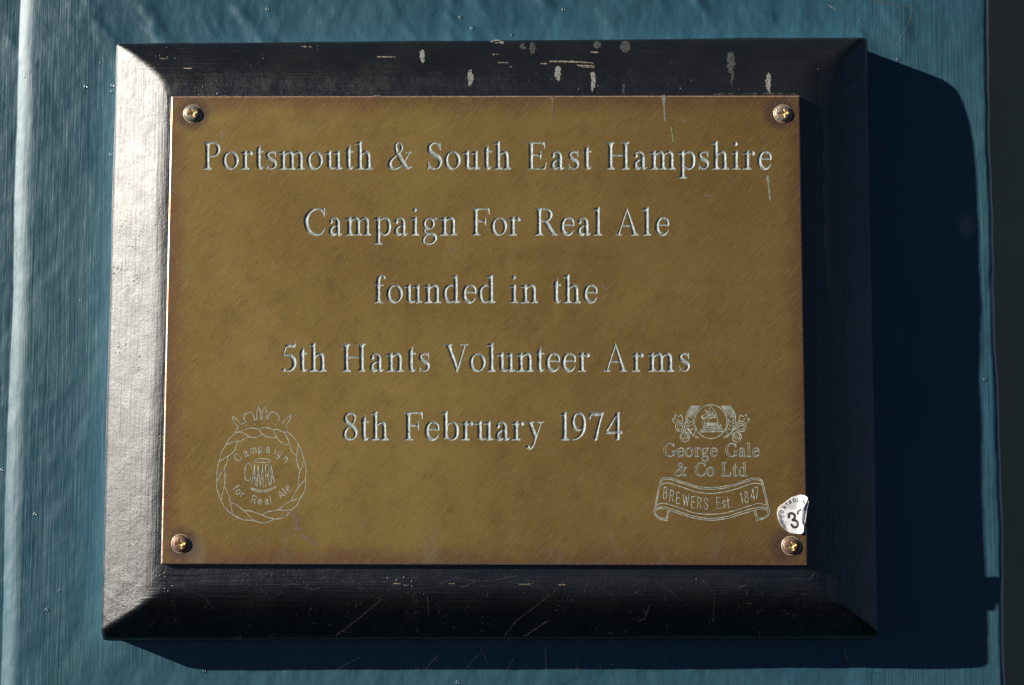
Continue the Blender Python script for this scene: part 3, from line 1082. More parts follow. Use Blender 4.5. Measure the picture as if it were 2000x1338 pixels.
def emblem_rope():
    S = []
    S += [straight(q1((495, 680), (560, 545), (490, 485), (440, 345), (458, 338), (545, 405), (620, 505), (715, 455), (678, 370), (675, 320), (710, 285), (820, 250), (870, 320), (895, 415), (945, 400), (932, 270), (970, 150), (1008, 230), (1015, 390)))]
    S += [straight(q2((-15, 390), (15, 390), (10, 260), (60, 150), (110, 245), (95, 385), (125, 400), (160, 290), (195, 250), (265, 258), (330, 310), (370, 380), (330, 430)))]
    S += [straight(q2((420, 490), (475, 395), (590, 315), (602, 335), (545, 455), (490, 530), (535, 650)))]
    for P in (q1((720, 515)), q1((895, 495)), q2((10, 480)), q2((130, 490)), q2((290, 510)), q1((665, 390)), q2((335, 395))):
        a = P[0]
        S.append(np.array([a, (a[0] + 0.9, a[1] + 0.6)]))
    cu = [
        q1((320, 910), (420, 868), (550, 845), (680, 800), (770, 745)), q1((495, 680), (550, 655), (620, 658), (700, 695), (770, 745)),
        q1((495, 680), (400, 770), (320, 905), (240, 1040), (200, 1170)) + q3((165, 60), (138, 200), (130, 370), (125, 490), (150, 620), (215, 790), (290, 930), (400, 1040), (550, 1135), (680, 1185), (850, 1195)),
        q1((620, 660), (680, 610), (800, 575), (920, 585), (985, 620)) + q2((15, 690)),
        q1((770, 745), (840, 770), (950, 750)) + q2((15, 695)),
        q1((970, 595)) + q2((10, 572), (130, 572), (220, 605), (280, 690), (320, 780), (400, 860), (480, 905), (545, 912)),
        q2((15, 690), (90, 745), (200, 770), (300, 770)),
        q2((240, 605), (330, 605), (440, 655), (535, 655)), q2((460, 665), (530, 790), (565, 900), (600, 1020), (660, 1095), (690, 1112)),
        q2((535, 650), (640, 760), (740, 900), (800, 1020), (850, 1190)) + q4((890, 100), (900, 220), (882, 370), (885, 500), (860, 620), (790, 740), (720, 880), (640, 950), (520, 1080), (420, 1145), (330, 1168), (250, 1165)),
        q4((250, 1165), (130, 1235), (0, 1245)) + q3((950, 1225), (850, 1192)),
        q2((740, 920), (715, 1050), (705, 1200)) + q4((730, 80), (775, 185)),
        q4((848, 0), (820, 100), (770, 220), (745, 350), (740, 430), (750, 520)),
        q4((880, 370), (830, 430), (750, 525), (660, 660), (610, 770), (600, 805)),
        q4((790, 725), (700, 775), (600, 805), (480, 870), (370, 965), (360, 985)),
        q4((600, 975), (480, 995), (360, 985), (220, 1005), (100, 1035), (20, 1085)), q4((20, 1085), (120, 1130), (250, 1165)),
        q3((690, 1005), (780, 1000), (880, 1030)) + q4((20, 1090)),
        q3((430, 845), (520, 880), (620, 950), (690, 1010), (780, 1100), (870, 1190)),
        q3((290, 530), (345, 610), (380, 720), (410, 850), (430, 960), (450, 1040)),
        q3((285, 150), (300, 280), (290, 450), (270, 560), (240, 680), (225, 780)),
        q1((365, 1130), (345, 1225)) + q3((285, 150), (200, 280), (140, 410)),
        q1((545, 850), (520, 950), (470, 1050), (370, 1130), (270, 1190), (190, 1240)),
        q3((800, 535), (870, 590), (1010, 625)) + q4((100, 615), (220, 570), (290, 515)), q3((840, 545), (950, 580)) + q4((20, 596), (120, 575), (290, 515)),
        q3((830, 150), (820, 90), (770, 45), (720, 90), (695, 200), (700, 330), (720, 380), (760, 400), (800, 380), (815, 335)),
        q4((90, 290), (120, 290), (140, 250), (146, 110), (112, 75), (85, 100)), q4((120, 290), (150, 400), (160, 500)),
    ]
    S += [curvy(c) for c in cu]
    for c in (q3((835, 465), (890, 60), (905, 490)), q3((855, 345), (897, 345)), q3((940, 515), (960, 85), (1005, 520)) + q4((25, 90), (38, 535)),
              q4((90, 520), (85, 95)), q4((195, 475), (190, 85), (265, 440)), q4((200, 330), (245, 320))):
        S.append(straight(c))
    a = np.linspace(0, 2 * math.pi, 40)
    S.append(np.column_stack([512.2 + 15.3 * np.cos(a), 899.5 + 3.9 * np.sin(a)]))
    for ch, x, y, rot, sz in (('C', 463.5, 893.5, 42, 16.5), ('a', 479.5, 886.0, 30, 16), ('m', 494.3, 880.0, 13, 16), ('p', 508.4, 877.5, 0, 16), ('a', 522.8, 878.6, -8, 16),
                              ('i', 537.0, 882.0, -20, 16), ('g', 545.5, 886.0, -33, 16), ('n', 557.0, 897.5, -45, 16),
                              ('f', 460.5, 951.5, -47, 14.5), ('o', 464.6, 961.0, -42, 16), ('r', 472.8, 967.0, -37, 15),
                              ('R', 495.5, 975.8, -13, 15.5), ('e', 506.7, 979.7, -5, 15), ('a', 520.2, 979.7, 8, 15), ('l', 527.6, 974.8, 12, 14.5),
                              ('A', 548.0, 965.0, 36, 15), ('l', 554.7, 958.8, 38, 14), ('e', 562.0, 954.5, 36, 15)):
        S += sans(ch, x, y, sz, rot)
    return S


q5, q7, q8 = quad(1300, 780, 14.867), quad(1270, 920, 12.167), quad(1390, 920, 12.167)
z8 = quad(1260, 780, 4.182)


def emblem_brewer():
    S = []
    a = np.linspace(0, 2 * math.pi, 70)
    S.append(np.column_stack([1387.8 + 31.3 * np.cos(a), 823.4 + 33 * np.sin(a)]))
    side = [curvy(q5((740, 190), (640, 340), (590, 460), (588, 560), (592, 700))), straight(q5((740, 190), (990, 195))),
            curvy(q5((990, 195), (870, 360), (810, 520), (800, 640), (830, 800), (870, 900)))]
    for k in range(5):
        side.append(curvy(q5((785 + 41 * k, 200), (690 + 39 * k, 330), (640 + 34 * k, 440), (630 + 30 * k, 520))))
    for s in (((615, 560), (660, 600)), ((612, 620), (640, 690)), ((560, 730), (680, 800)), ((650, 700), (690, 760)), ((720, 680), (790, 580)), ((675, 600), (680, 680)),
              ((725, 780), (800, 690)), ((730, 890), (800, 840)), ((830, 980), (862, 900)), ((660, 850), (700, 880)), ((620, 860), (720, 970)), ((870, 1110), (940, 1110))):
        side.append(straight(q5(*s)))
    side.append(curvy(q5((600, 800), (680, 900), (780, 1000), (940, 1110))))
    side.append(curvy(q5((640, 880), (700, 970), (790, 1050), (870, 1110))))
    sp = np.linspace(0, 4.6 * math.pi, 60)
    rr = 172 - 130 * (sp / sp[-1])
    side.append(np.array(q5(*[(428 + r_ * math.cos(t - 0.6), 800 + r_ * math.sin(t - 0.6)) for t, r_ in zip(-sp, rr)])))
    side.append(straight(q5((255, 690), (185, 570), (260, 555), (275, 440), (375, 500), (440, 450))))
    side.append(curvy(q5((440, 450), (485, 540), (475, 640))))
    side.append(straight(q5((320, 550), (350, 630))))
    side.append(np.array(q5(*[(553 + 135 * math.cos(t), 1085 + 145 * math.sin(t)) for t in a[::2]])))
    side.append(np.array(q5(*[(553 + 95 * math.cos(t), 1075 + 105 * math.sin(t)) for t in np.linspace(2.2, 6.8, 24)])))
    for s in (((580, 1010), (500, 1160)), ((630, 1040), (570, 1150)), ((595, 830), (555, 930))):
        side.append(straight(q5(*s)))
    for c in side:
        S.append(c)
        S.append(np.column_stack([2 * 1387.8 - c[:, 0], c[:, 1]]))
    for c in (((455, 142), (478, 128), (500, 115), (520, 95), (530, 62), (540, 58), (562, 92), (585, 135), (594, 190)), ((455, 142), (470, 160), (482, 178), (480, 215), (470, 238)),
              ((505, 185), (520, 163), (550, 148), (585, 150)), ((455, 142), (480, 150), (530, 128), (575, 130))):
        S.append(curvy(z8(*c)))
    for c in (((487, 85), (512, 112)), ((480, 160), (575, 138)), ((500, 140), (520, 118)), ((520, 140), (540, 100)), ((545, 95), (560, 130)), ((487, 194), (592, 194)), ((490, 215), (592, 215)), ((500, 205), (585, 205)),
              ((505, 196), (512, 214)), ((530, 196), (537, 214)), ((555, 196), (562, 214)), ((452, 246), (625, 238)), ((450, 266), (630, 264)), ((452, 246), (450, 266)), ((625, 238), (630, 264)),
              ((466, 190), (468, 212)), ((480, 228), (600, 228))):
        S.append(straight(z8(*c)))
    S.append(straight(z8(*[(462 + 12 * k, 262 if k % 2 else 250) for k in range(14)])))
    S.append(np.array(z8(*[(604 + (18 - 12 * t / 9.5) * math.cos(t), 211 + (18 - 12 * t / 9.5) * math.sin(t)) for t in np.linspace(0, 9.5, 30)])))
    cu = [
        q7((90, 930), (150, 600), (215, 290), (260, 190), (340, 160), (430, 158), (560, 185), (800, 265), (1100, 360), (1300, 390)) + q8((0, 398), (120, 385), (330, 355), (560, 310), (800, 215), (980, 165), (1080, 165), (1170, 200), (1215, 270), (1280, 560), (1365, 930)),
        q7((125, 880), (178, 600), (245, 290), (290, 217), (360, 197), (470, 202), (600, 237), (800, 305), (1100, 400), (1300, 432)) + q8((0, 436), (130, 424), (330, 397), (580, 337), (800, 258), (960, 208), (1060, 203), (1130, 222), (1185, 270), (1245, 560), (1325, 890)),
        q7((235, 335), (300, 300), (400, 285), (500, 300), (750, 380), (1000, 470), (1250, 520)) + q8((0, 532), (200, 510), (400, 475), (650, 400), (900, 310), (1020, 290), (1120, 295), (1185, 320)),
        q7((150, 800), (250, 770), (350, 770), (500, 810), (750, 890), (1000, 985), (1250, 1020)) + q8((0, 1026), (200, 1015), (400, 975), (650, 900), (900, 825), (1080, 770), (1180, 775), (1270, 805)),
        q7((125, 890), (200, 860), (300, 852), (420, 875), (650, 950), (900, 1035), (1200, 1105)) + q8((0, 1125), (180, 1110), (400, 1067), (650, 985), (900, 905), (1100, 862), (1230, 858), (1310, 890)),
        q7((440, 930), (700, 1013), (950, 1093), (1200, 1148)) + q8((0, 1168), (200, 1150), (450, 1103), (700, 1023), (1000, 935)),
        q7((95, 920), (78, 980), (130, 1070), (220, 1140), (390, 1180)), q7((425, 910), (290, 885), (180, 903), (118, 965), (150, 1045), (230, 1105), (372, 1138)),
        q8((1365, 930), (1370, 1000), (1300, 1090), (1200, 1145), (1060, 1175)), q8((1040, 920), (1180, 895), (1280, 915), (1332, 965), (1300, 1045), (1200, 1110), (1082, 1138)),
    ]
    S += [curvy(c) for c in cu]
    for c in (q7((390, 1180), (440, 930)), q7((372, 1138), (410, 930)), q8((1060, 1175), (1000, 935)), q8((1082, 1138), (1038, 930))):
        S.append(straight(c))
    for q, lst in ((q7, (('B', 350, 520, -6, .62), ('R', 505, 590, -5, .62), ('E', 655, 640, -2, .68), ('W', 842, 690, -2, .70), ('E', 1012, 740, -2, .68), ('R', 1165, 760, -1, .62), ('S', 1316, 775, 0, .72))),
                   (q8, (('E', 155, 755, 2, .68), ('s', 285, 785, 3, .72), ('t', 390, 735, 4, .80), ('1', 700, 650, 9, .6), ('8', 818, 615, 8, .62), ('4', 968, 560, 6, .62), ('7', 1062, 515, 2, .52)))):
        for ch, x, y, rot, sx in lst:
            cx, cy = q((x, y))[0]
            S += sans(ch, cx, cy, 22.0, rot, sx, 0.32 if ch == 's' else 0.5)
    for x, y in ((497, 838), (500, 530)):
        cx, cy = q8((x, y))[0]
        S.append(np.array([[cx, cy], [cx + 0.3, cy + 0.2]]))
    return S


M_LINE = simple('pale_line_filler', (0.36, 0.41, 0.36), 0.6, 0, 0.4, 350, 0.00008)


def line_art(name, strokes, box, label):
    f = Field(*box, 0.36)
    for s in strokes:
        f.stroke(s, 0.66)
    f.f = f.f + 0.08 * value_noise(f.X * 0.45, f.Y * 0.45, 3)
    loops = f.loops(0.05)
    o = engrave(name, f, loops, lambda u, v: (u, v), 0.00009, 0.55, 2, plate, M_LINE)
    o['label'] = label


line_art('rope_emblem', emblem_rope(), (412, 786, 608, 1030), 'finely engraved emblem of a crown over a rope ring with a mug inside')
line_art('brewer_emblem', emblem_brewer(), (1268, 784, 1512, 1026), 'finely engraved brewer emblem of barrel ends, hops and a lettered ribbon')


def build_plate():
    c = [at(*p, 0.0)[[0, 2]] for p in ((336, 188.5), (1563, 186.5), (1576, 1103), (313, 1103))]
    hw_, hh = 0.155, 0.11458
    inset = 0.0007
    rect = np.array([(-hw_ + inset, hh - inset), (hw_ - inset, hh - inset), (hw_ - inset, -hh + inset), (-hw_ + inset, -hh + inset)])
    V2, T = fill([rect] + ENGRAVED)
    V = [(p[0], 0.0, p[1]) for p in V2]
    Fc = []
    for a, b, d in T:
        n = (V2[b][0] - V2[a][0]) * (V2[d][1] - V2[a][1]) - (V2[b][1] - V2[a][1]) * (V2[d][0] - V2[a][0])
        Fc.append((a, b, d) if n > 0 else (a, d, b))
    rings = [(inset, 0.0), (0.00012, 0.00030), (0.0, 0.0006), (0.0, PLATE_T + 0.0002)]
    s = len(V)
    for i, y in rings:
        V += [(-hw_ + i, y, hh - i), (hw_ - i, y, hh - i), (hw_ - i, y, -hh + i), (-hw_ + i, y, -hh + i)]
    for k in range(3):
        for j in range(4):
            a, b = s + 4 * k + j, s + 4 * k + (j + 1) % 4
            Fc.append((a, a + 4, b + 4, b)[::-1] if False else (b, b + 4, a + 4, a))
    plate_me.from_pydata(V, [], Fc)
    plate_me.materials.append(M_BRASS)
    plate_me.materials.append(M_RIM)
    plate_me.polygons.foreach_set('material_index', [0] * (len(Fc) - 12) + [1] * 12)
    plate_me.update()


build_plate()

# ---- screws: shallow domed heads with a worn cross recess
M_HEAD = [simple('tarnished_screw_grey', (0.20, 0.185, 0.15), 0.5, 0.5, 0.45, 1300, 0.00012), simple('tarnished_screw_brown', (0.19, 0.115, 0.09), 0.5, 0.5, 0.5, 1100, 0.00016), simple('tarnished_screw_mixed', (0.24, 0.19, 0.165), 0.5, 0.4, 0.55, 900, 0.0002)]
M_GOLD = simple('bright_worn_brass', (0.92, 0.64, 0.24), 0.45, 0.5, 0.2, 800, 0.0001)
M_RING = simple('countersink_rim', (0.60, 0.50, 0.32), 0.45, 0.5, 0.2, 900, 0.00005)


def build_screw(px, py, rot, mat, label):
    c = at(px, py, 0.0)
    rad = 0.0041
    root = bpy.data.objects.new('screw', None)
    link(root, plaque)
    root.location = (c[0], 0, c[2])
    root['label'] = label
    na, nrg = 72, 26
    rr = np.concatenate([np.linspace(0, 1, nrg)])
    A, Rr = np.meshgrid(np.linspace(0, 2 * math.pi, na, endpoint=False), rr)
    X = rad * Rr * np.cos(A)
    Z = rad * Rr * np.sin(A)
    dome = 0.0015 * np.sqrt(np.maximum(1 - (Rr * 0.97) ** 2.6, 0)) - 0.0001
    ca, sa = math.cos(rot), math.sin(rot)
    u = np.abs(X * ca + Z * sa)
    v = np.abs(-X * sa + Z * ca)
    arm = 0.00062
    lg = 0.0023
    cross = np.minimum(np.maximum(u - lg * (1 + .05 * np.sin(3 * A)), v - arm - 0.12 * (lg - u) * 0.35), np.maximum(v - lg, u - arm - 0.12 * (lg - v) * 0.35))
    cross = np.minimum(cross, np.hypot(X, Z) - 0.00125)
    sink = np.clip(-cross / 0.00035, 0, 1) * 0.00085 * (1 - 0.35 * Rr / 0.55)
    H = dome - sink
    V = np.stack([X, -H, Z], -1).reshape(-1, 3)
    fr, fh = [], []
    for i in range(nrg - 1):
        for j in range(na):
            a, b = i * na + j, i * na + (j + 1) % na
            f = (a, b, b + na, a + na)[::-1]
            s = max(sink.reshape(-1)[[a, b, a + na, b + na]])
            (fr if s > 0.00025 else fh).append(f)
    mesh_obj('head', V, fh, mat, root)
    mesh_obj('cross_recess', V, fr, M_GOLD, root)
    # bright lip of the hole round the head
    t = np.linspace(0, 2 * math.pi, 60, endpoint=False)
    prof = [(rad * 1.00, 0.0002), (rad * 1.03, -0.00022), (rad * 1.08, -0.00026), (rad * 1.15, 0.0002)]
    RV = np.array([(r_ * math.cos(a), y, r_ * math.sin(a)) for r_, y in prof for a in t])
    RF = [(k * 60 + j, k * 60 + (j + 1) % 60, (k + 1) * 60 + (j + 1) % 60, (k + 1) * 60 + j)[::-1] for k in range(3) for j in range(60)]
    mesh_obj('hole_rim', RV, RF, M_RING, root)


build_screw(376, 222, 0.35, M_HEAD[0], 'greyish brass screw above the word Portsmouth')
build_screw(1529, 222, 0.10, M_HEAD[2], 'brass screw above the word Hampshire')
build_screw(353, 1062, 0.15, M_HEAD[1], 'brown tarnished screw below the rope emblem')
build_screw(1545, 1066, 0.30, M_HEAD[1], 'purplish brown screw below the torn sticker')

# ------------------------------------------------------------------ splashes, drips and chipped paint
M_DROP = simple('dried_pale_splash', (0.21, 0.205, 0.185), 0.8, 0, 0.4, 1500, 0.0001)
M_FAINT = simple('thin_grey_splash', (0.042, 0.045, 0.045), 0.7, 0, 0.4, 1500, 0.0001)
M_WOOD = simple('bare_chipped_wood', (0.21, 0.185, 0.145), 0.8, 0, 0.3, 900, 0.0001)
M_PINK = simple('rubbed_pinkish_mark', (0.215, 0.145, 0.105), 0.55, 0.3, 0.3, 1200, 0.00005)
M_LIME = simple('limescale_run', (0.22, 0.225, 0.165), 0.7, 0, 0.35, 1200, 0.00008)
M_GREEN = simple('green_copper_run', (0.19, 0.26, 0.13), 0.7, 0, 0.35, 1200, 0.00008)


def blotch(name, strokes, mat, parent, on_board, ragged=0.5, grain=1.1, seed=1, lift=0.00005):
    """a ragged thin crust; strokes: (points, radii) in photograph pixels"""
    P = np.vstack([np.asarray(s[0], float) for s in strokes])
    rm = max(np.max(s[1]) for s in strokes) + 3
    f = Field(P[:, 0].min() - rm, P[:, 1].min() - rm, P[:, 0].max() + rm, P[:, 1].max() + rm, 0.4)
    for pts, r in strokes:
        f.stroke(pts, r)
    f.f = np.clip(f.f, -1.15, 6) + ragged * 2.4 * fbm(f.X * grain * 0.30, f.Y * grain * 0.22, seed, 3, 0.65)
    loops = f.loops(0.08)
    if not loops:
        return
    V2, T = fill(loops)
    if on_board:
        W = at(V2[:, 0], V2[:, 1], 0.012)
        for _ in range(6):
            W = at(V2[:, 0], V2[:, 1], board_y(W[:, 0], W[:, 2]))
        W[:, 1] -= lift * 2
    else:
        W = at(V2[:, 0], V2[:, 1], -lift)
    Fc = []
    for a, b, c in T:
        n = (W[b][0] - W[a][0]) * (W[c][2] - W[a][2]) - (W[b][2] - W[a][2]) * (W[c][0] - W[a][0])
        Fc.append((a, b, c) if n > 0 else (a, c, b))
    mesh_obj(name, W, Fc, mat, parent)


for k, (x, y0, y1, r0, r1, mt, rg) in enumerate([
        (825, 101, 120, 4.5, 2.0, M_DROP, .7), (918, 140, 165, 5.5, 2.5, M_DROP, .9), (1090, 134, 157, 6.0, 2.0, M_DROP, .55), (1158, 144, 178, 4.5, 1.5, M_DROP, .55),
        (1501, 148, 180, 5.0, 2.0, M_DROP, .6), (1427, 108, 140, 8.0, 3.0, M_FAINT, 1.1), (1222, 88, 97, 10.0, 4.0, M_FAINT, 1.0), (1040, 88, 102, 6.0, 4.0, M_FAINT, 1.1),
        (1022, 89, 93, 5.0, 4.0, M_FAINT, .6), (1165, 86, 90, 7.0, 4.0, M_FAINT, .9), (1218, 165, 183, 2.2, 1.2, M_FAINT, .6), (1430, 140, 165, 3, 1.5, M_FAINT, 1.1)]):
    dx = 1 if k % 2 else -1
    blotch('splash', [([(x, y0), (x + dx, (y0 + y1) / 2), (x - dx, y1)], [r0 * .8, r0, r1])], mt, board, True, 0.50 + rg * 0.25, 1.5, 200 + k)
blotch('splash', [([(960, 80.5), (972, 81), (982, 83)], [2.0, 3.2, 1.5])], M_DROP, board, True, .5, 1.4, 230)
for k, (x0, x1, y, r) in enumerate([(737, 772, 111, 1.3), (313, 326, 114, 1.0), (360, 376, 133, 1.2), (590, 610, 91, 1.0), (1074, 1158, 120, 1.7), (1056, 1070, 124, 1.4), (1128, 1160, 128, 1.6),
                                    (1136, 1162, 131, 1.2), (1154, 1170, 102, 1.3), (961, 975, 106, 1.1), (973, 992, 122, 1.0), (996, 1001, 130, 1.0), (1595, 1600, 135, 1.3)]):
    blotch('paint_chip', [([(x0, y), ((x0 + x1) / 2, y + .4), (x1, y + (3 if r > 1.6 else .6))], [r * .5, r * .75, r * .4])], M_WOOD, board, True, .34, 1.9, 260 + k)
for k, (x0, x1, y, r) in enumerate([(768, 782, 1140, .9), (788, 798, 1143, .7), (1085, 1106, 1142, .7), (876, 888, 1140, .8), (1015, 1034, 1141, .9)]):
    blotch('paint_chip', [([(x0, y), ((x0 + x1) / 2, y), (x1, y)], [r * .7, r, r * .6])], M_WOOD, board, True, .25, 1.6, 290 + k)
blotch('paint_chip', [([(1390, 184), (1440, 183.5), (1500, 183), (1562, 184)], [.3, .5, .9, 1.0])], M_FAINT, board, True, .55, .7, 299)
wall_obj = bpy.data.objects['painted_wall']
M_CRACK = simple('crack_in_paint', (0.10, 0.085, 0.06), 0.8, 0, 0.4, 900, 0.0001)
M_CHIP = simple('bare_undercoat', (0.17, 0.19, 0.17), 0.8, 0, 0.25, 900, 0.0001)


def wall_patch(name, pts, radii, mat, seed, ragged=.25):
    P = np.array(pts, float)
    f = Field(P[:, 0].min() - 6, P[:, 1].min() - 6, P[:, 0].max() + 6, P[:, 1].max() + 6, 0.4)
    f.stroke(catmull(pts, None, 5)[0], np.interp(np.linspace(0, 1, 5 * (len(pts) - 1) + 1), np.linspace(0, 1, len(pts)), radii))
    f.f = f.f + ragged * 2.2 * fbm(f.X * .5, f.Y * .5, seed, 3, .6)
    V2, T = fill(f.loops(0.08))
    W = at(V2[:, 0], V2[:, 1], HW)
    for _ in range(3):
        W = at(V2[:, 0], V2[:, 1], HW - wall_relief(W[:, 0], np.full(len(W), HW), W[:, 2]))
    W[:, 1] -= 0.00008
    Fc = []
    for a, b, c in T:
        n = (W[b][0] - W[a][0]) * (W[c][2] - W[a][2]) - (W[b][2] - W[a][2]) * (W[c][0] - W[a][0])
        Fc.append((a, b, c) if n > 0 else (a, c, b))
    mesh_obj(name, W, Fc, mat, wall_obj)


wall_patch('paint_crack', [(1702, 4), (1715, 5), (1735, 6), (1752, 9), (1775, 11), (1783, 8)], [.3, .45, .6, .7, .6, .3], M_CRACK, 601)
wall_patch('paint_crack', [(1781, 12), (1780, 30), (1772, 52), (1762, 68), (1753, 84), (1750, 94)], [.3, .4, .35, .35, .4, .2], M_CHIP, 602, .16)
wall_patch('paint_crack', [(1615, 8), (1624, 14), (1632, 20)], [.4, .8, .4], M_CHIP, 603)
# drips that ran down the plate
blotch('drip', [([(1296, 189), (1297, 205), (1298.5, 234)], [4.0, 1.8, 1.3])], M_DROP, plate, False, .22, 1.2, 310)
blotch('drip', [([(1079, 190), (1079, 205), (1078.5, 234)], [3.2, 1.6, 1.4])], M_PINK, plate, False, .35, 1.2, 311)
blotch('drip', [([(1499, 345), (1501, 362), (1504, 390)], [2.5, 1.4, 2.0])], M_LIME, plate, False, .25, 1.2, 312)
blotch('drip', [([(1310, 248), (1313, 262), (1314, 276)], [.9, 1.1, 1.3])], M_GREEN, plate, False, .4, 1.5, 313)
blotch('drip', [([(572, 1000), (577, 1016), (582, 1034)], [2.2, 3.5, 5.0])], M_PINK, plate, False, .9, 1.5, 314)
blotch('drip', [([(590, 1046), (604, 1056), (618, 1064)], [3.0, 2.4, 1.5])], M_PINK, plate, False, .9, 1.5, 315)
for k, (x, y, a, l, mt) in enumerate([(880, 488, 25, 9, M_PINK), (1384, 383, 15, 9, M_PINK), (1335, 235, 40, 8, M_PINK), (735, 188, 0, 7, M_WOOD), (1541, 194, 0, 2, M_DROP), (1405, 690, 30, 7, M_PINK),
                                      (435, 265, 80, 5, M_LIME), (1180, 560, 50, 14, M_PINK), (700, 1000, 45, 9, M_PINK)]):
    c, s = math.cos(R(a)), math.sin(R(a))
    blotch('mark', [([(x - l * c, y - l * s), (x, y), (x + l * c, y + l * s)], [.7, 1.6, .7])], mt, plate, False, .5, 1.5, 330 + k)

# ------------------------------------------------------------------ the torn sticker
M_VINYL = simple('white_vinyl', (0.80, 0.80, 0.80), 0.45, 0, 0.03, 300, 0.00003)
M_BACKV = simple('sticker_adhesive_side', (0.60, 0.60, 0.61), 0.6, 0, 0.06, 300, 0.00004)
M_INK = simple('black_print', (0.035, 0.035, 0.032), 0.5, 0, 0.2, 900, 0)
sticker = link(bpy.data.objects.new('sticker', None))
sp0 = at(1550, 1010, 0.0)
sticker.location = (sp0[0], 0, sp0[2])
sticker['label'] = 'torn white numbered sticker curling off the lower corner of the brass plate'
sticker['category'] = 'sticker'
sq = quad(1480, 940, 7.87)
S_OUT = sq((630, 208), (690, 215), (735, 252), (733, 282), (750, 312), (735, 430), (715, 600), (697, 690), (690, 780), (660, 811), (580, 808), (500, 795),
           (440, 760), (360, 680), (312, 590), (294, 500), (305, 430), (330, 385), (420, 320), (510, 245), (560, 232))


def sticker_h(px, py):
    zx = (px - 1480) * 7.87
    zy = (py - 940) * 7.87
    mm = 0.00025 / 7.87
    top = np.maximum(0, 430 - zy + 0.10 * (zx - 520)) * 0.36 * mm
    left = np.maximum(0, (355 + np.maximum(0, zy - 520) * 0.42) - zx) * 0.42 * mm * np.clip((zy - 380) / 200, 0, 1)
    right = np.maximum(0, zx - 600) ** 1.5 / 145 ** 0.5 * 0.85 * mm
    h = 0.00022 + np.maximum(top, 0) + left + np.minimum(right, 0.0040)
    return h + 0.00006 * fbm(px * 0.12, py * 0.12, 401, 2)


def sticker_piece(name, loops, lift, mat, spacing=1.6, fn=sticker_h):
    P = np.vstack(loops)
    f = Field(P[:, 0].min(), P[:, 1].min(), P[:, 0].max(), P[:, 1].max(), spacing)
    ins = np.zeros(f.f.shape, bool)
    for L in loops:
        Q = np.roll(L, -1, 0)
        for a, b in zip(L, Q):
            if a[1] != b[1]:
                ins ^= ((a[1] <= f.Y) != (b[1] <= f.Y)) & (f.X < a[0] + (f.Y - a[1]) * (b[0] - a[0]) / (b[1] - a[1]))
    V2, T = fill(loops, np.column_stack([f.X[ins], f.Y[ins]]))
    W = at(V2[:, 0], V2[:, 1], 0.0)
    W[:, 1] = -(fn(V2[:, 0], V2[:, 1]) + lift)
    W -= np.array([sp0[0], 0, sp0[2]])
    Fc = []
    for a, b, c in T:
        n = (W[b][0] - W[a][0]) * (W[c][2] - W[a][2]) - (W[b][2] - W[a][2]) * (W[c][0] - W[a][0])
        Fc.append((a, b, c) if n > 0 else (a, c, b))
    return mesh_obj(name, W, Fc, mat, sticker)


def dense(L, step=2.0):
    L = np.array(L, float)
    out = []
    for a, b in zip(L, np.roll(L, -1, 0)):
        n = max(1, int(np.hypot(*(b - a)) / step))
        out += [a + (b - a) * k / n for k in range(n)]
    return np.array(out)


o_ = sticker_piece('sheet', [dense(S_OUT)], 0.0, M_VINYL)
md = o_.modifiers.new('thickness', 'SOLIDIFY')
md.thickness = 0.00012
md.offset = -1


def flap_h(px, py):
    zx = (px - 1480) * 7.87
    zy = (py - 940) * 7.87
    edge = 742 - np.clip(zy - 330, 0, 400) * 0.13
    t = np.clip((edge - zx) / 95, 0, 1)
    fold = sticker_h(px * 0 + 1480 + edge / 7.87 - 0.4, py)
    return fold + 0.00018 + 0.0008 * np.sin(t * 2.2) - 0.0008 * t


S_FLAP = sq((737, 262), (733, 282), (748, 312), (733, 430), (713, 600), (694, 690), (660, 640), (640, 560), (640, 500), (662, 420), (695, 350))
o_ = sticker_piece('folded_flap', [dense(S_FLAP)], 0.0, M_BACKV, 1.4, flap_h)
md = o_.modifiers.new('thickness', 'SOLIDIFY')
md.thickness = 0.00012
md.offset = -1


def print_on(strokes, r):
    P = np.vstack(strokes)
    f = Field(P[:, 0].min() - 3, P[:, 1].min() - 3, P[:, 0].max() + 3, P[:, 1].max() + 3, 0.25)
    for s in strokes:
        f.stroke(s, r)
    return f.loops(0.03)


for ch, x, y, rot in (('C', 378, 540, 82), ('O', 373, 467, 70), ('N', 405, 402, 56), ('T', 447, 356, 44), ('R', 492, 322, 34), ('O', 548, 291, 18), ('L', 605, 290, 4), ('N', 688, 318, -12)):
    cx, cy = sq((x, y))[0]
    sticker_piece('printed_letter', print_on(sans(ch, cx, cy, 6.6, rot, 0.95, 0.5), 0.62), 0.00005, M_INK, 0.9)
three = curvy(sq((475, 555), (478, 508), (520, 490), (562, 516), (565, 565), (535, 596), (590, 606), (617, 648), (607, 690), (575, 708), (540, 700), (518, 668)))
sticker_piece('printed_digit', print_on([three], 2.35), 0.00005, M_INK, 0.9)
sticker_piece('printed_digit', print_on([curvy(sq((612, 500), (622, 462), (652, 440)))], 2.0), 0.00005, M_INK, 0.9)

# ------------------------------------------------------------------ cobwebs under the board
M_WEB = simple('dusty_silk', (0.21, 0.205, 0.185), 0.6, 0, 0.2, 600, 0)


def wall_pt(px, py, off):
    return at(px, py, HW - off)


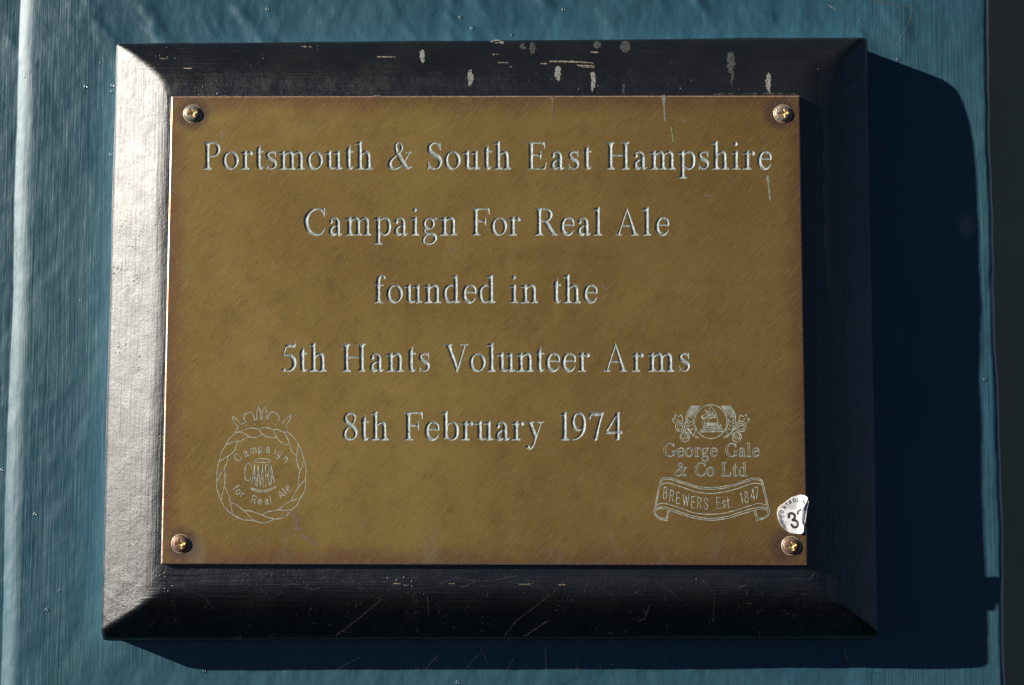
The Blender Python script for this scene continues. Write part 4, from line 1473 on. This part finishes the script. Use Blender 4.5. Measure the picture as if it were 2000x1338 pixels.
def build_web(name, threads, label, seed):
    r = random.Random(seed)
    V, Fc = [], []

    def tube(P, rad):
        P = np.array(P, float)
        T = np.gradient(P, axis=0)
        T /= np.maximum(np.linalg.norm(T, axis=1, keepdims=True), 1e-9)
        ref = np.array([0.3, 1.0, 0.2])
        A = np.cross(T, ref)
        A /= np.maximum(np.linalg.norm(A, axis=1, keepdims=True), 1e-9)
        B = np.cross(T, A)
        s = len(V)
        for p, a, b in zip(P, A, B):
            for k in range(3):
                t = 2 * math.pi * k / 3
                V.append(p + rad * (a * math.cos(t) + b * math.sin(t)))
        for i in range(len(P) - 1):
            for k in range(3):
                a0, a1 = s + 3 * i + k, s + 3 * i + (k + 1) % 3
                Fc.append((a0, a1, a1 + 3, a0 + 3))

    def speck(p, rad):
        s = len(V)
        for d in ((1, 0, 0), (-1, 0, 0), (0, 1, 0), (0, -1, 0), (0, 0, 1), (0, 0, -1)):
            V.append(p + np.array(d) * rad * (0.7 + 0.6 * r.random()))
        for a in (0, 1):
            for b in (2, 3):
                for c in (4, 5):
                    Fc.append((s + a, s + b, s + c))
    for pts, rad, sag in threads:
        P = np.array(pts, float)
        C = []
        for a, b in zip(P[:-1], P[1:]):
            for k in range(8):
                t = k / 8
                C.append(a + (b - a) * t + np.array([0, 0, -sag * 4 * t * (1 - t)]))
        C.append(P[-1])
        C = np.array(C)
        C += np.array([[r.gauss(0, 1), r.gauss(0, 1), r.gauss(0, 1)] for _ in C]) * rad * 1.3
        tube(C, rad * 0.42)
        for _ in range(r.randint(0, 2)):
            speck(C[r.randrange(len(C))], rad * r.uniform(2.0, 3.2))
    o = mesh_obj(name, V, Fc, M_WEB, None, True)
    o['kind'] = 'stuff'
    o['label'] = label
    o['category'] = 'cobweb'


def surf(px, py, lift):
    w = at(px, py, 0.012)
    for _ in range(6):
        w = at(px, py, float(board_y(np.array(w[0]), np.array(w[2]))))
    w[1] -= lift
    return w


def build_cobwebs():
    r = random.Random(77)
    th = []
    # threads spanning the face of the lower bevel (measured in the photograph)
    for pts in ([(680, 1127), (702, 1140), (727, 1163), (745, 1170), (758, 1174)], [(745, 1170), (690, 1216), (640, 1252)], [(1110, 1128), (1070, 1165), (1010, 1210), (985, 1242)],
                [(1072, 1210), (1024, 1242)], [(1155, 1132), (1185, 1157), (1200, 1162)], [(1025, 1130), (1068, 1152), (1070, 1170)], [(1060, 1165), (1066, 1250)],
                [(1280, 1135), (1310, 1155), (1330, 1172)], [(835, 1165), (837, 1200)], [(1150, 1128), (1140, 1158)], [(320, 1130), (360, 1145), (400, 1165), (420, 1190)],
                [(500, 1135), (530, 1170)], [(1440, 1150), (1455, 1140), (1460, 1165)], [(1270, 1180), (1258, 1208), (1242, 1212)], [(1370, 1130), (1395, 1160), (1392, 1215)],
                [(1545, 1128), (1580, 1132), (1590, 1118)], [(860, 1140), (890, 1128), (950, 1134), (1010, 1124)], [(900, 1148), (930, 1132)], [(1005, 1138), (1045, 1144)], [(560, 1130), (600, 1150), (625, 1148)]):
        th.append(([surf(a, b, 0.0006 + 0.0012 * r.random()) for a, b in pts], r.choice([0.00004, 0.00005, 0.00006]), 0.0003))
    for _ in range(150):
        x = r.uniform(300, 1640)
        y = r.uniform(1120, 1245)
        a = r.uniform(0, math.pi)
        l = r.uniform(3, 16)
        bnd = r.uniform(-4, 4)
        pts = [(x, y), (x + l * math.cos(a) * .5 + bnd, y + l * math.sin(a) * .5), (x + l * math.cos(a), min(y + l * math.sin(a), 1246))]
        th.append(([surf(p, q, 0.0003 + 0.0008 * r.random()) for p, q in pts], r.uniform(0.00002, 0.000038), 0.0))
    build_web('cobweb', th, 'fine dusty cobweb threads clinging to the lower slope of the black board', 5)
    th = []
    for pts in ([(938, 1266), (955, 1298), (985, 1318), (986, 1335)], [(640, 1316), (690, 1290), (712, 1276), (735, 1262)], [(720, 1275), (740, 1268), (760, 1270)], [(820, 1285), (845, 1274), (865, 1280)],
                [(855, 1280), (828, 1310), (824, 1335)], [(1003, 1285), (985, 1318)], [(1065, 1255), (1066, 1300), (1064, 1338)], [(1015, 1294), (1040, 1315), (1050, 1338)], [(1148, 1250), (1164, 1266), (1175, 1310)],
                [(1240, 1250), (1250, 1280), (1255, 1310)], [(1200, 1285), (1212, 1310)], [(1310, 1268), (1298, 1290), (1320, 1310)], [(935, 1278), (900, 1318)], [(1640, 1245), (1655, 1290), (1680, 1310)],
                [(600, 1325), (640, 1316)], [(756, 1315), (752, 1338)], [(1130, 1295), (1120, 1330)], [(1105, 1240), (1100, 1270), (1110, 1300)], [(1405, 1250), (1440, 1290)], [(470, 1320), (500, 1335)]):
        n = len(pts)
        th.append(([wall_pt(a, b, 0.0016 + 0.011 * (1 - k / (n - 1)) * r.uniform(.6, 1.1)) for k, (a, b) in enumerate(pts)], r.choice([0.000035, 0.00005, 0.00007]), 0.0002))
    for _ in range(70):
        x = r.uniform(560, 1700)
        y = r.uniform(1262, 1336)
        a = r.uniform(0, math.pi)
        l = r.uniform(3, 14)
        th.append(([wall_pt(x, y, 0.002 + 0.004 * r.random()), wall_pt(x + l * math.cos(a), y + l * math.sin(a), 0.0015 + 0.003 * r.random())], r.uniform(0.00002, 0.00004), 0.0002))
    build_web('cobweb', th, 'fine cobweb threads hanging between the board underside and teal wall', 9)


build_cobwebs()
